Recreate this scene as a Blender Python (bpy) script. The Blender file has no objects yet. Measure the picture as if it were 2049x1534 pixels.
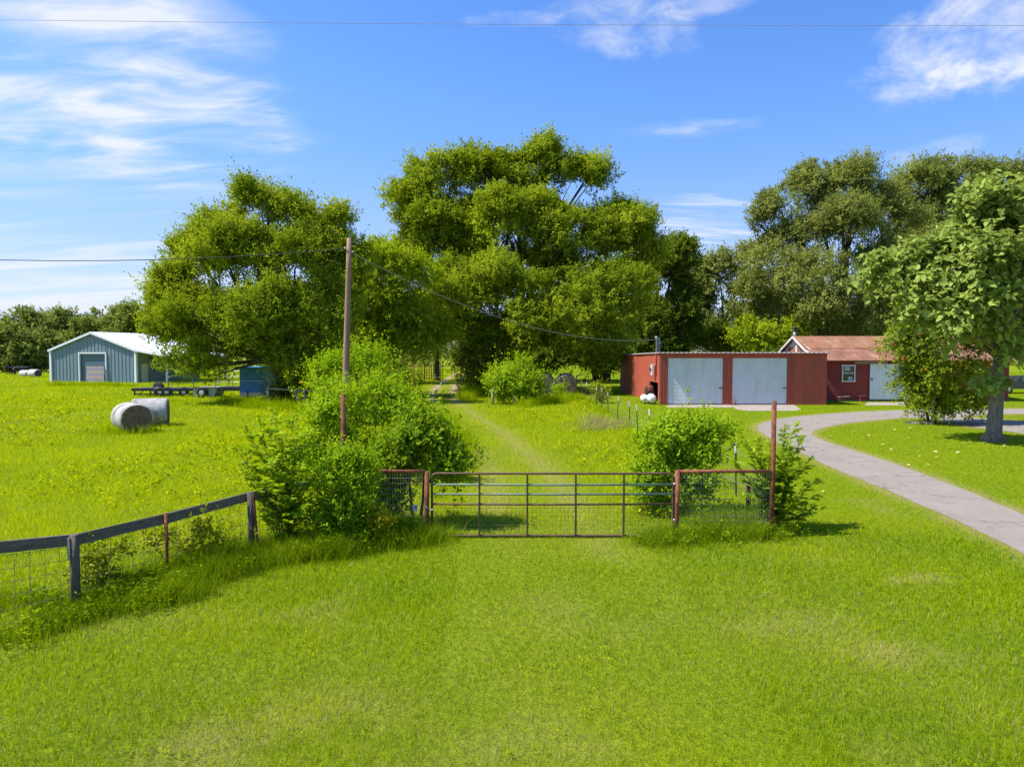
import bpy, math, random
import numpy as np
from mathutils import Vector

R = math.radians
random.seed(7)
rng = np.random.default_rng(11)
scene = bpy.context.scene
COL = scene.collection

# ------------------------------------------------------------------ camera, world, sun, exposure
H = 3.4                       # camera height above the ground, metres
FPX = 1400.0                  # focal length in pixels of the 2049 px wide photograph
PITCH = math.atan(62.0 / FPX)
cam_d = bpy.data.cameras.new('camera')
cam_d.sensor_width = 36.0
cam_d.lens = FPX / 2049.0 * 36.0
cam_d.clip_end = 5000.0
cam_d.clip_start = 0.1
cam = bpy.data.objects.new('camera', cam_d)
cam.location = (0, 0, H)
cam.rotation_euler = (math.pi / 2 - PITCH, 0, 0)
COL.objects.link(cam)
scene.camera = cam
scene.view_settings.view_transform = 'Standard'
scene.view_settings.look = 'None'
scene.view_settings.exposure = 0.75
scene.view_settings.gamma = 1.0
scene.cycles.max_bounces = 6
scene.cycles.diffuse_bounces = 3
scene.cycles.glossy_bounces = 2
scene.cycles.transmission_bounces = 4
scene.cycles.transparent_max_bounces = 6

SUN_EL = R(56.0)
SUN_DIR = Vector((-math.cos(SUN_EL), -0.09, math.sin(SUN_EL))).normalized()   # towards the sun
sun_l = bpy.data.lights.new('sun', 'SUN')
sun_l.energy = 4.6
sun_l.angle = R(0.55)
sun_l.color = (1.0, 0.955, 0.88)
sun_o = bpy.data.objects.new('sun', sun_l)
sun_o.rotation_euler = SUN_DIR.to_track_quat('Z', 'Y').to_euler()
sun_o.location = (-40, 10, 60)
COL.objects.link(sun_o)

def ray(u, v):
    xc = (u - 1024.5) / FPX
    yc = -(v - 767.0) / FPX
    return Vector((xc, math.cos(PITCH) + yc * math.sin(PITCH), -math.sin(PITCH) + yc * math.cos(PITCH)))
def P(u, v, Y):
    d = ray(u, v); t = Y / d.y
    return Vector((d.x * t, Y, H + d.z * t))
def G(u, v):
    d = ray(u, v); t = -H / d.z
    return Vector((d.x * t, d.y * t, 0.0))

world = bpy.data.worlds.new('World')
scene.world = world
world.use_nodes = True
def build_sky():
    nt = world.node_tree; N = nt.nodes; L = nt.links
    N.clear()
    out = N.new('ShaderNodeOutputWorld'); bg = N.new('ShaderNodeBackground')
    L.new(bg.outputs[0], out.inputs[0])
    bg.inputs['Strength'].default_value = 0.122
    sky = N.new('ShaderNodeTexSky'); sky.sky_type = 'NISHITA'; sky.sun_disc = False
    sky.sun_elevation = SUN_EL; sky.sun_rotation = R(-90)
    sky.air_density = 1.0; sky.dust_density = 0.35; sky.ozone_density = 2.2
    hs = N.new('ShaderNodeHueSaturation'); hs.inputs['Saturation'].default_value = 1.26; hs.inputs['Value'].default_value = 1.10
    hs.inputs['Hue'].default_value = 0.502
    L.new(sky.outputs[0], hs.inputs['Color'])
    tn = N.new('ShaderNodeMix'); tn.data_type = 'RGBA'; tn.blend_type = 'MULTIPLY'; tn.inputs['Factor'].default_value = 1
    L.new(hs.outputs[0], tn.inputs['A'])
    tc = N.new('ShaderNodeTexCoord')
    nrm = N.new('ShaderNodeVectorMath'); nrm.operation = 'NORMALIZE'
    L.new(tc.outputs['Generated'], nrm.inputs[0])
    sep = N.new('ShaderNodeSeparateXYZ'); L.new(nrm.outputs[0], sep.inputs[0])
    tr_ = N.new('ShaderNodeMapRange'); tr_.interpolation_type = 'SMOOTHSTEP'
    tr_.inputs['From Min'].default_value = 0.02; tr_.inputs['From Max'].default_value = 0.34
    L.new(sep.outputs['Z'], tr_.inputs['Value'])
    tc_ = N.new('ShaderNodeMix'); tc_.data_type = 'RGBA'; L.new(tr_.outputs[0], tc_.inputs['Factor'])
    tc_.inputs['A'].default_value = (0.47, 0.52, 0.78, 1); tc_.inputs['B'].default_value = (0.95, 0.915, 1.08, 1)
    L.new(tc_.outputs['Result'], tn.inputs['B'])
    def math_(op, a, b=None, clamp=False):
        m = N.new('ShaderNodeMath'); m.operation = op; m.use_clamp = clamp
        for i, s in enumerate((a, b)):
            if s is None: continue
            if isinstance(s, (int, float)): m.inputs[i].default_value = s
            else: L.new(s, m.inputs[i])
        return m.outputs[0]
    zz = math_('ADD', math_('MAXIMUM', sep.outputs['Z'], 0.0), 0.13)
    px = math_('DIVIDE', sep.outputs['X'], zz); py = math_('DIVIDE', sep.outputs['Y'], zz)
    cb = N.new('ShaderNodeCombineXYZ'); L.new(px, cb.inputs[0]); L.new(py, cb.inputs[1])
    def noise(scale, rot, stretch, lo, hi, detail=7, rough=0.58, dist=0.6, off=(0, 0, 0), flat=True):
        mp = N.new('ShaderNodeMapping'); mp.inputs['Rotation'].default_value = (0, 0, R(rot))
        mp.inputs['Scale'].default_value = (1.0, stretch, 1.0); mp.inputs['Location'].default_value = off
        L.new(cb.outputs[0] if flat else nrm.outputs[0], mp.inputs[0])
        if not flat: mp.inputs['Scale'].default_value = (1.0, 1.0, stretch)
        n = N.new('ShaderNodeTexNoise'); n.inputs['Scale'].default_value = scale
        n.inputs['Detail'].default_value = detail; n.inputs['Roughness'].default_value = rough
        n.inputs['Distortion'].default_value = dist
        L.new(mp.outputs[0], n.inputs['Vector'])
        return n.outputs['Fac'], lo, hi
    def mask(u, v, ru, rv, rot=0.0, inner=0.25):
        d = ray(u, v).normalized()
        sb = N.new('ShaderNodeVectorMath'); sb.operation = 'SUBTRACT'
        L.new(nrm.outputs[0], sb.inputs[0]); sb.inputs[1].default_value = d
        # measure along the local tangent axes of the direction
        rt = Vector((d.y, -d.x, 0)).normalized(); up = rt.cross(d).normalized()
        c, s = math.cos(R(rot)), math.sin(R(rot))
        ax = (rt * c + up * s) / (ru / FPX); ay = (up * c - rt * s) / (rv / FPX)
        ds = []
        for a in (ax, ay):
            dp = N.new('ShaderNodeVectorMath'); dp.operation = 'DOT_PRODUCT'
            L.new(sb.outputs[0], dp.inputs[0]); dp.inputs[1].default_value = a
            ds.append(math_('MULTIPLY', dp.outputs['Value'], dp.outputs['Value']))
        # keep only the hemisphere in front of that direction
        q = N.new('ShaderNodeVectorMath'); q.operation = 'DOT_PRODUCT'
        L.new(nrm.outputs[0], q.inputs[0]); q.inputs[1].default_value = d
        back = math_('MULTIPLY', math_('LESS_THAN', q.outputs['Value'], 0.0), 10.0)
        r2 = math_('ADD', math_('ADD', ds[0], ds[1]), back)
        mr = N.new('ShaderNodeMapRange'); mr.interpolation_type = 'SMOOTHSTEP'
        mr.inputs['From Min'].default_value = 1.0; mr.inputs['From Max'].default_value = inner
        L.new(r2, mr.inputs['Value'])
        return mr.outputs[0]
    soft = noise(2.3, 52, 2.6, 0.26, 0.78, 9, 0.56, 0.45)
    wisp = noise(2.0, 20, 4.5, 0.42, 0.72, 8, 0.6, 0.8, (3, 1, 0))
    puff = noise(11.0, 0, 1.9, 0.33, 0.80, 9, 0.62, 0.35, (5, 2, 0), False)
    bands = noise(0.8, 4, 5.0, 0.36, 0.66, 7, 0.55, 0.5, (1, 7, 0))
    parts = [
        (soft, mask(110, 120, 480, 200, -14, 0.0), 0.85),
        (soft, mask(330, 60, 300, 150, -30, 0.0), 0.5),
        (soft, mask(40, 205, 320, 70, -8, 0.1), 0.55),
        (wisp, mask(520, 250, 130, 60, -50, 0.1), 0.30),
        (bands, mask(60, 560, 520, 120, 0, 0.0), 0.62),
        (bands, mask(140, 370, 420, 60, 0, 0.1), 0.28),
        (puff, mask(1235, 50, 190, 75, -10, 0.1), 0.60),
        (puff, mask(1040, 40, 120, 22, 0, 0.1), 0.4),
        (puff, mask(1400, 10, 120, 30, 0, 0.1), 0.5),
        (puff, mask(2010, 55, 260, 115, 12, 0.3), 1.0),
        (puff, mask(1960, 145, 110, 30, 0, 0.2), 0.7),
        (wisp, mask(1400, 460, 190, 110, 10, 0.05), 0.55),
        (puff, mask(1370, 258, 230, 22, 0, 0.0), 0.2),
        (puff, mask(1350, 262, 55, 10, 0, 0.1), 0.35),
        (puff, mask(1440, 245, 60, 9, 0, 0.1), 0.3),
        (puff, mask(1860, 310, 110, 30, 8, 0.1), 0.55),
        (puff, mask(715, 500, 60, 40, 0, 0.1), 0.5),
    ]
    tot = None
    for nz, mk, st in parts:
        raw, lo, hi = nz                      # the mask shifts the threshold, so edges fray with the noise
        sh = math_('SUBTRACT', raw, math_('MULTIPLY', math_('SUBTRACT', 1.0, mk), 0.26))
        mr = N.new('ShaderNodeMapRange'); mr.interpolation_type = 'SMOOTHSTEP'
        mr.inputs['From Min'].default_value = lo; mr.inputs['From Max'].default_value = hi
        L.new(sh, mr.inputs['Value'])
        m = math_('MULTIPLY', math_('MULTIPLY', mr.outputs[0], math_('MULTIPLY', mk, 2.5, True)), st)
        tot = m if tot is None else math_('ADD', tot, m)
    # pale air close to the horizon
    hz = N.new('ShaderNodeMapRange'); hz.interpolation_type = 'SMOOTHSTEP'
    hz.inputs['From Min'].default_value = 0.30; hz.inputs['From Max'].default_value = -0.02
    hz.inputs['To Max'].default_value = 0.42
    L.new(sep.outputs['Z'], hz.inputs['Value'])
    tot = math_('ADD', tot, hz.outputs[0], True)
    mx = N.new('ShaderNodeMix'); mx.data_type = 'RGBA'
    L.new(math_('MINIMUM', tot, 0.94), mx.inputs['Factor'])
    L.new(tn.outputs['Result'], mx.inputs['A']); mx.inputs['B'].default_value = (4.35, 4.55, 5.0, 1)
    L.new(mx.outputs['Result'], bg.inputs['Color'])
build_sky()

# ------------------------------------------------------------------ helpers: objects
def tag(o, label=None, cat=None, group=None, kind=None):
    if label: o['label'] = label
    if cat: o['category'] = cat
    if group: o['group'] = group
    if kind: o['kind'] = kind
    return o
def thing(name, label, cat, loc=(0, 0, 0), group=None):
    o = bpy.data.objects.new(name, None); COL.objects.link(o)
    o.empty_display_size = 0.2
    o.location = loc
    return tag(o, label, cat, group)
def wloc(o):
    v = Vector((0, 0, 0))
    while o is not None:
        v += o.location; o = o.parent
    return v
def link_mesh(name, me, mat, parent=None, label=None):
    o = bpy.data.objects.new(name, me); COL.objects.link(o)
    if mat is not None: me.materials.append(mat)
    if parent is not None: o.parent = parent
    if label: o['label'] = label
    return o
def copy_tree(o, parent=None):
    c = o.copy(); COL.objects.link(c)
    if parent is not None: c.parent = parent
    for ch in o.children: copy_tree(ch, c)
    return c

class MB:
    """collects shapes in world coordinates; build() links them as one mesh object"""
    def __init__(s): s.v = []; s.f = []; s.sm = []
    def add(s, vs, fs, smooth=False):
        b = len(s.v)
        s.v += [tuple(x) for x in vs]
        s.f += [tuple(b + i for i in q) for q in fs]
        s.sm += [smooth] * len(fs)
        return s
    def box(s, c, size, rz=0.0, bevel=0.0):
        x, y, z = (size[0] / 2, size[1] / 2, size[2] / 2)
        ca, sa = math.cos(rz), math.sin(rz)
        pts = [(-x, -y, -z), (x, -y, -z), (x, y, -z), (-x, y, -z), (-x, -y, z), (x, -y, z), (x, y, z), (-x, y, z)]
        vs = [(c[0] + p[0] * ca - p[1] * sa, c[1] + p[0] * sa + p[1] * ca, c[2] + p[2]) for p in pts]
        return s.add(vs, [(0, 3, 2, 1), (4, 5, 6, 7), (0, 1, 5, 4), (1, 2, 6, 5), (2, 3, 7, 6), (3, 0, 4, 7)])
    def beam(s, a, b, w, h, up=(0, 0, 1)):
        a, b = Vector(a), Vector(b); d = (b - a).normalized(); up = Vector(up)
        sd = d.cross(up)
        if sd.length < 1e-4: sd = d.cross(Vector((1, 0, 0)))
        sd.normalize(); u2 = sd.cross(d).normalized()
        vs = []
        for p in (a, b):
            for i, j in ((-1, -1), (1, -1), (1, 1), (-1, 1)):
                vs.append(p + sd * (i * w / 2) + u2 * (j * h / 2))
        return s.add(vs, [(0, 1, 2, 3), (7, 6, 5, 4), (0, 4, 5, 1), (1, 5, 6, 2), (2, 6, 7, 3), (3, 7, 4, 0)])
    def tube(s, pts, rad, n=8, cap=True):
        pts = [Vector(p) for p in pts]
        if not hasattr(rad, '__len__'): rad = [rad] * len(pts)
        vs = []; prev = None
        for i, p in enumerate(pts):
            if i == 0: d = pts[1] - p
            elif i == len(pts) - 1: d = p - pts[i - 1]
            else: d = pts[i + 1] - pts[i - 1]
            d.normalize()
            if prev is None:
                a = d.cross(Vector((0, 0, 1)))
                if a.length < 0.05: a = d.cross(Vector((1, 0, 0)))
            else: a = prev - d * prev.dot(d)
            a.normalize(); prev = a; b = d.cross(a)
            for k in range(n):
                t = 2 * math.pi * k / n
                vs.append(p + (a * math.cos(t) + b * math.sin(t)) * rad[i])
        fs = []
        for i in range(len(pts) - 1):
            for k in range(n):
                k2 = (k + 1) % n
                fs.append((i * n + k, i * n + k2, (i + 1) * n + k2, (i + 1) * n + k))
        s.add(vs, fs, n > 4)
        if cap:
            b = len(s.v) - len(vs); m = (len(pts) - 1) * n
            s.f += [tuple(b + k for k in reversed(range(n))), tuple(b + m + k for k in range(n))]
            s.sm += [False, False]
        return s
    def lathe(s, o, axis, prof, n=20):
        """prof: list of (distance along axis, radius)"""
        o = Vector(o); ax = Vector(axis).normalized()
        a = ax.cross(Vector((0, 0, 1)))
        if a.length < 0.05: a = ax.cross(Vector((1, 0, 0)))
        a.normalize(); b = ax.cross(a)
        vs = []
        for t, r in prof:
            for k in range(n):
                q = 2 * math.pi * k / n
                vs.append(o + ax * t + (a * math.cos(q) + b * math.sin(q)) * r)
        fs = [(i * n + k, i * n + (k + 1) % n, (i + 1) * n + (k + 1) % n, (i + 1) * n + k)
              for i in range(len(prof) - 1) for k in range(n)]
        fs += [tuple(reversed(range(n))), tuple((len(prof) - 1) * n + k for k in range(n))]
        return s.add(vs, fs, True)
    def slab(s, pts, nv, t):
        """flat polygon pts with thickness t along nv"""
        n = len(pts); nv = Vector(nv).normalized() * t
        vs = [Vector(p) for p in pts] + [Vector(p) + nv for p in pts]
        fs = [tuple(reversed(range(n))), tuple(range(n, 2 * n))]
        fs += [(i, (i + 1) % n, n + (i + 1) % n, n + i) for i in range(n)]
        return s.add(vs, fs)
    def ribbed(s, o, U, V, nv, pitch=0.3, rib=0.05, depth=0.03, top=None, bot=None, thick=0.0):
        """sheet from o spanning U (across the ribs) and V (along them); top/bot(s) give fractions of V"""
        o, U, V, nv = Vector(o), Vector(U), Vector(V), Vector(nv).normalized()
        W = U.length; ud = U / W
        xs = []; x = 0.0
        while x < W:
            for dx, hh in ((0, 0), (rib * .3, depth), (rib * .7, depth), (rib, 0)):
                if x + dx < W: xs.append((x + dx, hh))
            x += pitch
        xs.append((W, 0))
        def put(off, flip):
            vs = []
            for xx, hh in xs:
                b = bot(xx) if bot else 0.0; t = top(xx) if top else 1.0
                q = o + ud * xx + nv * (hh + off)
                vs += [q + V * b, q + V * t]
            fs = [(2 * i, 2 * i + 2, 2 * i + 3, 2 * i + 1) for i in range(len(xs) - 1)]
            if flip: fs = [tuple(reversed(f)) for f in fs]
            b0 = len(s.v); s.add(vs, fs); return b0
        b0 = put(0, False)
        if thick > 0:
            b1 = put(-thick, True); n = len(xs)
            for i in range(n - 1):
                for k in (0, 1):
                    s.f.append((b0 + 2 * i + k, b0 + 2 * i + 2 + k, b1 + 2 * i + 2 + k, b1 + 2 * i + k)); s.sm.append(False)
            for i in (0, n - 1):
                s.f.append((b0 + 2 * i, b0 + 2 * i + 1, b1 + 2 * i + 1, b1 + 2 * i)); s.sm.append(False)
        return s
    def build(s, name, mat, parent=None, label=None):
        o = wloc(parent) if parent is not None else Vector((0, 0, 0))
        me = bpy.data.meshes.new(name)
        me.from_pydata([(v[0] - o.x, v[1] - o.y, v[2] - o.z) for v in s.v], [], s.f)
        me.polygons.foreach_set('use_smooth', s.sm)
        me.update()
        return link_mesh(name, me, mat, parent, label)

# ------------------------------------------------------------------ helpers: materials
MATS = {}
def material(name, base, rough=0.6, metal=0.0, vary=0.12, scale=6.0, second=None, second_amt=(0.5, 0.7),
             second_scale=2.0, bump=0.0, bump_scale=30.0, stretch=(1, 1, 1), spec=0.4):
    """principled surface whose colour drifts with noise; a second colour may show in patches (rust, dirt)"""
    m = bpy.data.materials.new(name); m.use_nodes = True
    nt = m.node_tree; N = nt.nodes; L = nt.links
    b = N['Principled BSDF']
    b.inputs['Roughness'].default_value = rough; b.inputs['Metallic'].default_value = metal
    b.inputs['Specular IOR Level'].default_value = spec
    tc = N.new('ShaderNodeTexCoord')
    mp = N.new('ShaderNodeMapping'); mp.inputs['Scale'].default_value = stretch
    L.new(tc.outputs['Object'], mp.inputs[0])
    nz = N.new('ShaderNodeTexNoise'); nz.inputs['Scale'].default_value = scale; nz.inputs['Detail'].default_value = 6
    L.new(mp.outputs[0], nz.inputs['Vector'])
    mr = N.new('ShaderNodeMapRange'); mr.inputs['From Min'].default_value = 0.25; mr.inputs['From Max'].default_value = 0.75
    mr.inputs['To Min'].default_value = 1 - vary; mr.inputs['To Max'].default_value = 1 + vary
    L.new(nz.outputs['Fac'], mr.inputs['Value'])
    hs = N.new('ShaderNodeHueSaturation'); hs.inputs['Color'].default_value = (*base, 1)
    L.new(mr.outputs[0], hs.inputs['Value'])
    colr = hs.outputs[0]
    if second:
        n2 = N.new('ShaderNodeTexNoise'); n2.inputs['Scale'].default_value = second_scale; n2.inputs['Detail'].default_value = 8
        n2.inputs['Roughness'].default_value = 0.65
        L.new(mp.outputs[0], n2.inputs['Vector'])
        r2 = N.new('ShaderNodeMapRange'); r2.inputs['From Min'].default_value = second_amt[0]; r2.inputs['From Max'].default_value = second_amt[1]
        L.new(n2.outputs['Fac'], r2.inputs['Value'])
        mx = N.new('ShaderNodeMix'); mx.data_type = 'RGBA'
        L.new(r2.outputs[0], mx.inputs['Factor']); L.new(colr, mx.inputs['A']); mx.inputs['B'].default_value = (*second, 1)
        colr = mx.outputs['Result']
    L.new(colr, b.inputs['Base Color'])
    if bump > 0:
        n3 = N.new('ShaderNodeTexNoise'); n3.inputs['Scale'].default_value = bump_scale; n3.inputs['Detail'].default_value = 5
        L.new(mp.outputs[0], n3.inputs['Vector'])
        bp = N.new('ShaderNodeBump'); bp.inputs['Strength'].default_value = bump; bp.inputs['Distance'].default_value = 0.05
        L.new(n3.outputs['Fac'], bp.inputs['Height']); L.new(bp.outputs[0], b.inputs['Normal'])
    return m
def leaf_material(name, dark, light, trans=0.38, gloss=0.10, rough=0.45, tip=None):
    """leaf or blade: diffuse + translucent + a little sheen; 'tint' (per leaf) runs from dark to light"""
    m = bpy.data.materials.new(name); m.use_nodes = True
    nt = m.node_tree; N = nt.nodes; L = nt.links; N.clear()
    out = N.new('ShaderNodeOutputMaterial')
    at = N.new('ShaderNodeAttribute'); at.attribute_name = 'tint'
    rp = N.new('ShaderNodeValToRGB'); e = rp.color_ramp.elements
    e[0].color = (*dark, 1); e[1].color = (*light, 1); e[0].position = 0.0; e[1].position = 0.86 if tip else 1.0
    if tip:
        t = e.new(1.0); t.color = (*tip, 1)
    L.new(at.outputs['Fac'], rp.inputs[0])
    df = N.new('ShaderNodeBsdfDiffuse'); tr = N.new('ShaderNodeBsdfTranslucent'); gl = N.new('ShaderNodeBsdfGlossy')
    gl.inputs['Roughness'].default_value = rough; gl.inputs['Color'].default_value = (0.8, 0.9, 0.75, 1)
    L.new(rp.outputs[0], df.inputs['Color'])
    hs = N.new('ShaderNodeHueSaturation'); hs.inputs['Hue'].default_value = 0.487; hs.inputs['Saturation'].default_value = 1.05
    hs.inputs['Value'].default_value = 1.45
    L.new(rp.outputs[0], hs.inputs['Color']); L.new(hs.outputs[0], tr.inputs['Color'])
    m1 = N.new('ShaderNodeMixShader'); m1.inputs[0].default_value = trans
    L.new(df.outputs[0], m1.inputs[1]); L.new(tr.outputs[0], m1.inputs[2])
    fr = N.new('ShaderNodeFresnel'); fr.inputs['IOR'].default_value = 1.35
    mu = N.new('ShaderNodeMath'); mu.operation = 'MULTIPLY'; mu.inputs[1].default_value = gloss * 5
    L.new(fr.outputs[0], mu.inputs[0])
    m2 = N.new('ShaderNodeMixShader'); L.new(mu.outputs[0], m2.inputs[0])
    L.new(m1.outputs[0], m2.inputs[1]); L.new(gl.outputs[0], m2.inputs[2])
    L.new(m2.outputs[0], out.inputs[0])
    return m

M = {}
M['bark'] = material('bark', (0.085, 0.065, 0.048), 0.95, vary=0.35, scale=9, bump=0.6, bump_scale=14, stretch=(1, 1, 0.25))
M['bark_grey'] = material('grey_bark', (0.20, 0.158, 0.115), 0.95, vary=0.45, scale=12, bump=0.9, bump_scale=18, stretch=(1, 1, 0.22))
M['twig'] = material('twig', (0.10, 0.065, 0.04), 0.9, vary=0.3)
M['rust'] = material('rusted_pipe', (0.21, 0.066, 0.024), 0.8, vary=0.35, scale=14, second=(0.05, 0.022, 0.015), second_scale=5, second_amt=(0.45, 0.65), bump=0.2)
M['rust_light'] = material('bright_rust', (0.25, 0.078, 0.034), 0.8, vary=0.3, scale=10, second=(0.09, 0.03, 0.018), second_scale=4)
M['green_rail'] = material('faded_green_tube', (0.15, 0.22, 0.15), 0.6, vary=0.2, second=(0.18, 0.10, 0.05), second_scale=3, second_amt=(0.55, 0.7))
M['brown_rail'] = material('brown_tube', (0.12, 0.065, 0.032), 0.65, vary=0.3, second=(0.07, 0.05, 0.03), second_scale=4)
M['wire'] = material('fence_wire', (0.16, 0.13, 0.10), 0.6, 0.3, vary=0.3)
M['galv'] = material('galvanised_wire', (0.34, 0.35, 0.36), 0.45, 0.6, vary=0.15)
M['cable'] = material('black_cable', (0.03, 0.03, 0.032), 0.7)
M['cable_grey'] = material('grey_cable', (0.28, 0.28, 0.28), 0.6)
M['board'] = material('weathered_board', (0.15, 0.132, 0.105), 0.9, vary=0.4, scale=5, second=(0.07, 0.068, 0.05), second_scale=3, stretch=(1.2, 1.2, 9), bump=0.4)
M['post_wood'] = material('old_post_wood', (0.125, 0.105, 0.08), 0.95, vary=0.3, scale=14, second=(0.06, 0.055, 0.045), second_scale=4, stretch=(2, 2, 0.25), bump=0.5)
M['pale_wood'] = material('pale_post_wood', (0.33, 0.28, 0.21), 0.9, vary=0.25, scale=10, stretch=(2, 2, 0.3), bump=0.3)
M['pole'] = material('pole_wood', (0.30, 0.175, 0.115), 0.9, vary=0.25, scale=16, second=(0.14, 0.11, 0.095), second_scale=1.2, stretch=(3, 3, 0.18), bump=0.35)
M['red'] = material('barn_red_metal', (0.40, 0.076, 0.043), 0.66, vary=0.16, scale=2.2, second=(0.30, 0.080, 0.050), second_scale=.9, second_amt=(.42, .68), stretch=(1.6, 1.6, .45))
M['red_wood'] = material('barn_red_boards', (0.27, 0.042, 0.028), 0.8, vary=0.18, scale=5, second=(0.13, 0.04, 0.032), second_scale=1.5, stretch=(0.4, 1, 3), bump=0.15)
M['white_door'] = material('white_painted_steel', (0.62, 0.68, 0.69), 0.42, vary=0.06, scale=2, second=(0.49, 0.52, 0.49), second_scale=1.4, second_amt=(0.50, 0.78), stretch=(1.5, 1, .35))
M['white'] = material('white_paint', (0.72, 0.73, 0.72), 0.5, vary=0.06, scale=3)
M['white_dirty'] = material('stained_white_paint', (0.58, 0.56, 0.52), 0.6, vary=0.12, scale=5, second=(0.33, 0.20, 0.12), second_scale=3, second_amt=(0.58, 0.72))
M['blue_metal'] = material('blue_grey_siding', (0.172, 0.240, 0.272), 0.5, vary=0.06, scale=1.5)
M['blue_dark'] = material('slate_blue_door', (0.10, 0.155, 0.185), 0.5, vary=0.06, scale=2)
M['roof_white'] = material('white_roof_metal', (0.80, 0.81, 0.82), 0.35, vary=0.03, scale=2)
M['trim_white'] = material('white_trim', (0.75, 0.77, 0.78), 0.45, vary=0.03)
M['rust_roof'] = material('rusted_roof_metal', (0.245, 0.112, 0.057), 0.85, vary=0.3, scale=1.4, second=(0.34, 0.22, 0.14), second_scale=0.9, second_amt=(0.55, 0.75), stretch=(1.2, 0.5, 1))
M['rust_roof2'] = material('plum_rusted_roof_metal', (0.20, 0.088, 0.055), 0.8, vary=0.3, scale=1.6, second=(0.36, 0.20, 0.12), second_scale=1.0, second_amt=(0.5, 0.68), stretch=(1.4, 0.5, 1))
M['roof_grey'] = material('grey_roof_metal', (0.42, 0.42, 0.41), 0.5, 0.3, vary=0.1)
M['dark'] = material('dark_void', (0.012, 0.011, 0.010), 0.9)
M['black_steel'] = material('black_painted_steel', (0.028, 0.026, 0.026), 0.6, vary=0.3, second=(0.10, 0.045, 0.025), second_scale=5, second_amt=(0.6, 0.75))
M['rubber'] = material('tyre_rubber', (0.022, 0.022, 0.022), 0.85, vary=0.2)
M['rim'] = material('white_wheel_rim', (0.55, 0.54, 0.52), 0.5, vary=0.15, second=(0.25, 0.16, 0.10), second_scale=9, second_amt=(0.58, 0.7))
M['trailer_blue'] = material('trailer_blue_paint', (0.06, 0.26, 0.62), 0.45, vary=0.15, scale=3, second=(0.20, 0.34, 0.52), second_scale=2, second_amt=(0.55, 0.75))
M['chain'] = material('chain_steel', (0.35, 0.34, 0.33), 0.4, 0.7)
M['glass'] = material('window_glass', (0.02, 0.025, 0.03), 0.06, spec=0.8, vary=0.2)
M['curtain'] = material('pale_curtain', (0.45, 0.45, 0.43), 0.9)
M['concrete'] = material('concrete', (0.34, 0.285, 0.22), 0.9, vary=0.2, scale=2, second=(0.26, 0.20, 0.145), second_scale=1.2, bump=0.15)
M['tank'] = material('white_tank_paint', (0.66, 0.66, 0.63), 0.4, vary=0.06, scale=5, second=(0.45, 0.36, 0.27), second_scale=4, second_amt=(0.6, 0.75))
M['engine'] = material('greasy_iron', (0.09, 0.065, 0.055), 0.6, 0.3, vary=0.4, scale=8)
M['cap_white'] = material('white_post_tip', (0.74, 0.74, 0.70), 0.6)
M['tpost'] = material('dark_steel_post', (0.035, 0.045, 0.035), 0.7, vary=0.3)
M['plastic_white'] = material('white_plastic', (0.75, 0.77, 0.80), 0.4)
M['marker'] = material('grey_blue_marker', (0.24, 0.36, 0.42), 0.6, vary=0.1)
M['lumber'] = material('weathered_lumber', (0.42, 0.33, 0.30), 0.85, vary=0.2, scale=5, stretch=(0.3, 1, 5))
M['lumber_blue'] = material('blue_stained_lumber', (0.28, 0.28, 0.38), 0.85, vary=0.2, scale=5, stretch=(0.3, 1, 5))
M['cow_black'] = material('black_hide', (0.014, 0.012, 0.012), 0.7, vary=0.3)
M['cow_brown'] = material('brown_hide', (0.15, 0.075, 0.045), 0.75, vary=0.3, second=(0.5, 0.45, 0.4), second_scale=1.3, second_amt=(0.55, 0.6))
M['car'] = material('dark_grey_car_paint', (0.05, 0.055, 0.06), 0.25, 0.3, vary=0.05, spec=0.7)

def bale_material(name, face, wrap, streak):
    """round bale: dull straw on the two ends, weathered net wrap round the roll (chosen by the face's own direction)"""
    return (material(name + '_wrap', wrap, 0.8, vary=0.18, scale=4, second=streak, second_scale=1.6, second_amt=(0.45, 0.65), bump=0.3, bump_scale=18),
            material(name + '_face', face, 0.95, vary=0.45, scale=16, second=(face[0] * .45, face[1] * .45, face[2] * .45), second_scale=7, bump=0.8, bump_scale=22))
BALE_L = bale_material('grey_bale', (0.19, 0.125, 0.075), (0.44, 0.42, 0.38), (0.17, 0.155, 0.13))
BALE_R = bale_material('netted_bale', (0.21, 0.155, 0.095), (0.26, 0.24, 0.17), (0.12, 0.19, 0.16))
BALE_F = bale_material('pale_bale', (0.09, 0.075, 0.06), (0.55, 0.53, 0.49), (0.4, 0.38, 0.34))

ELM = leaf_material('elm_leaf', (0.135, 0.205, 0.012), (0.42, 0.495, 0.034), 0.37, 0.0)
ELM_B = leaf_material('bright_elm_leaf', (0.165, 0.25, 0.010), (0.45, 0.54, 0.034), 0.38, 0.0)
OAK = leaf_material('oak_leaf', (0.14, 0.175, 0.034), (0.36, 0.40, 0.09), 0.34, 0.0)
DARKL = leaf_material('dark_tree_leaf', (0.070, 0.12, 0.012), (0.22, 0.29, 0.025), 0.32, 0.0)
FAR = leaf_material('distant_tree_leaf', (0.13, 0.175, 0.035), (0.33, 0.38, 0.075), 0.3, 0.0)
BIGL = leaf_material('broad_leaf', (0.14, 0.205, 0.028), (0.43, 0.52, 0.12), 0.36, 0.03, 0.32)
BUSH = leaf_material('bush_leaf', (0.13, 0.25, 0.009), (0.41, 0.55, 0.030), 0.4, 0.0, 0.4, tip=(0.40, 0.22, 0.025))
BUSH_D = leaf_material('shrub_leaf', (0.10, 0.195, 0.009), (0.34, 0.46, 0.028), 0.38, 0.0, 0.35)
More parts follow.
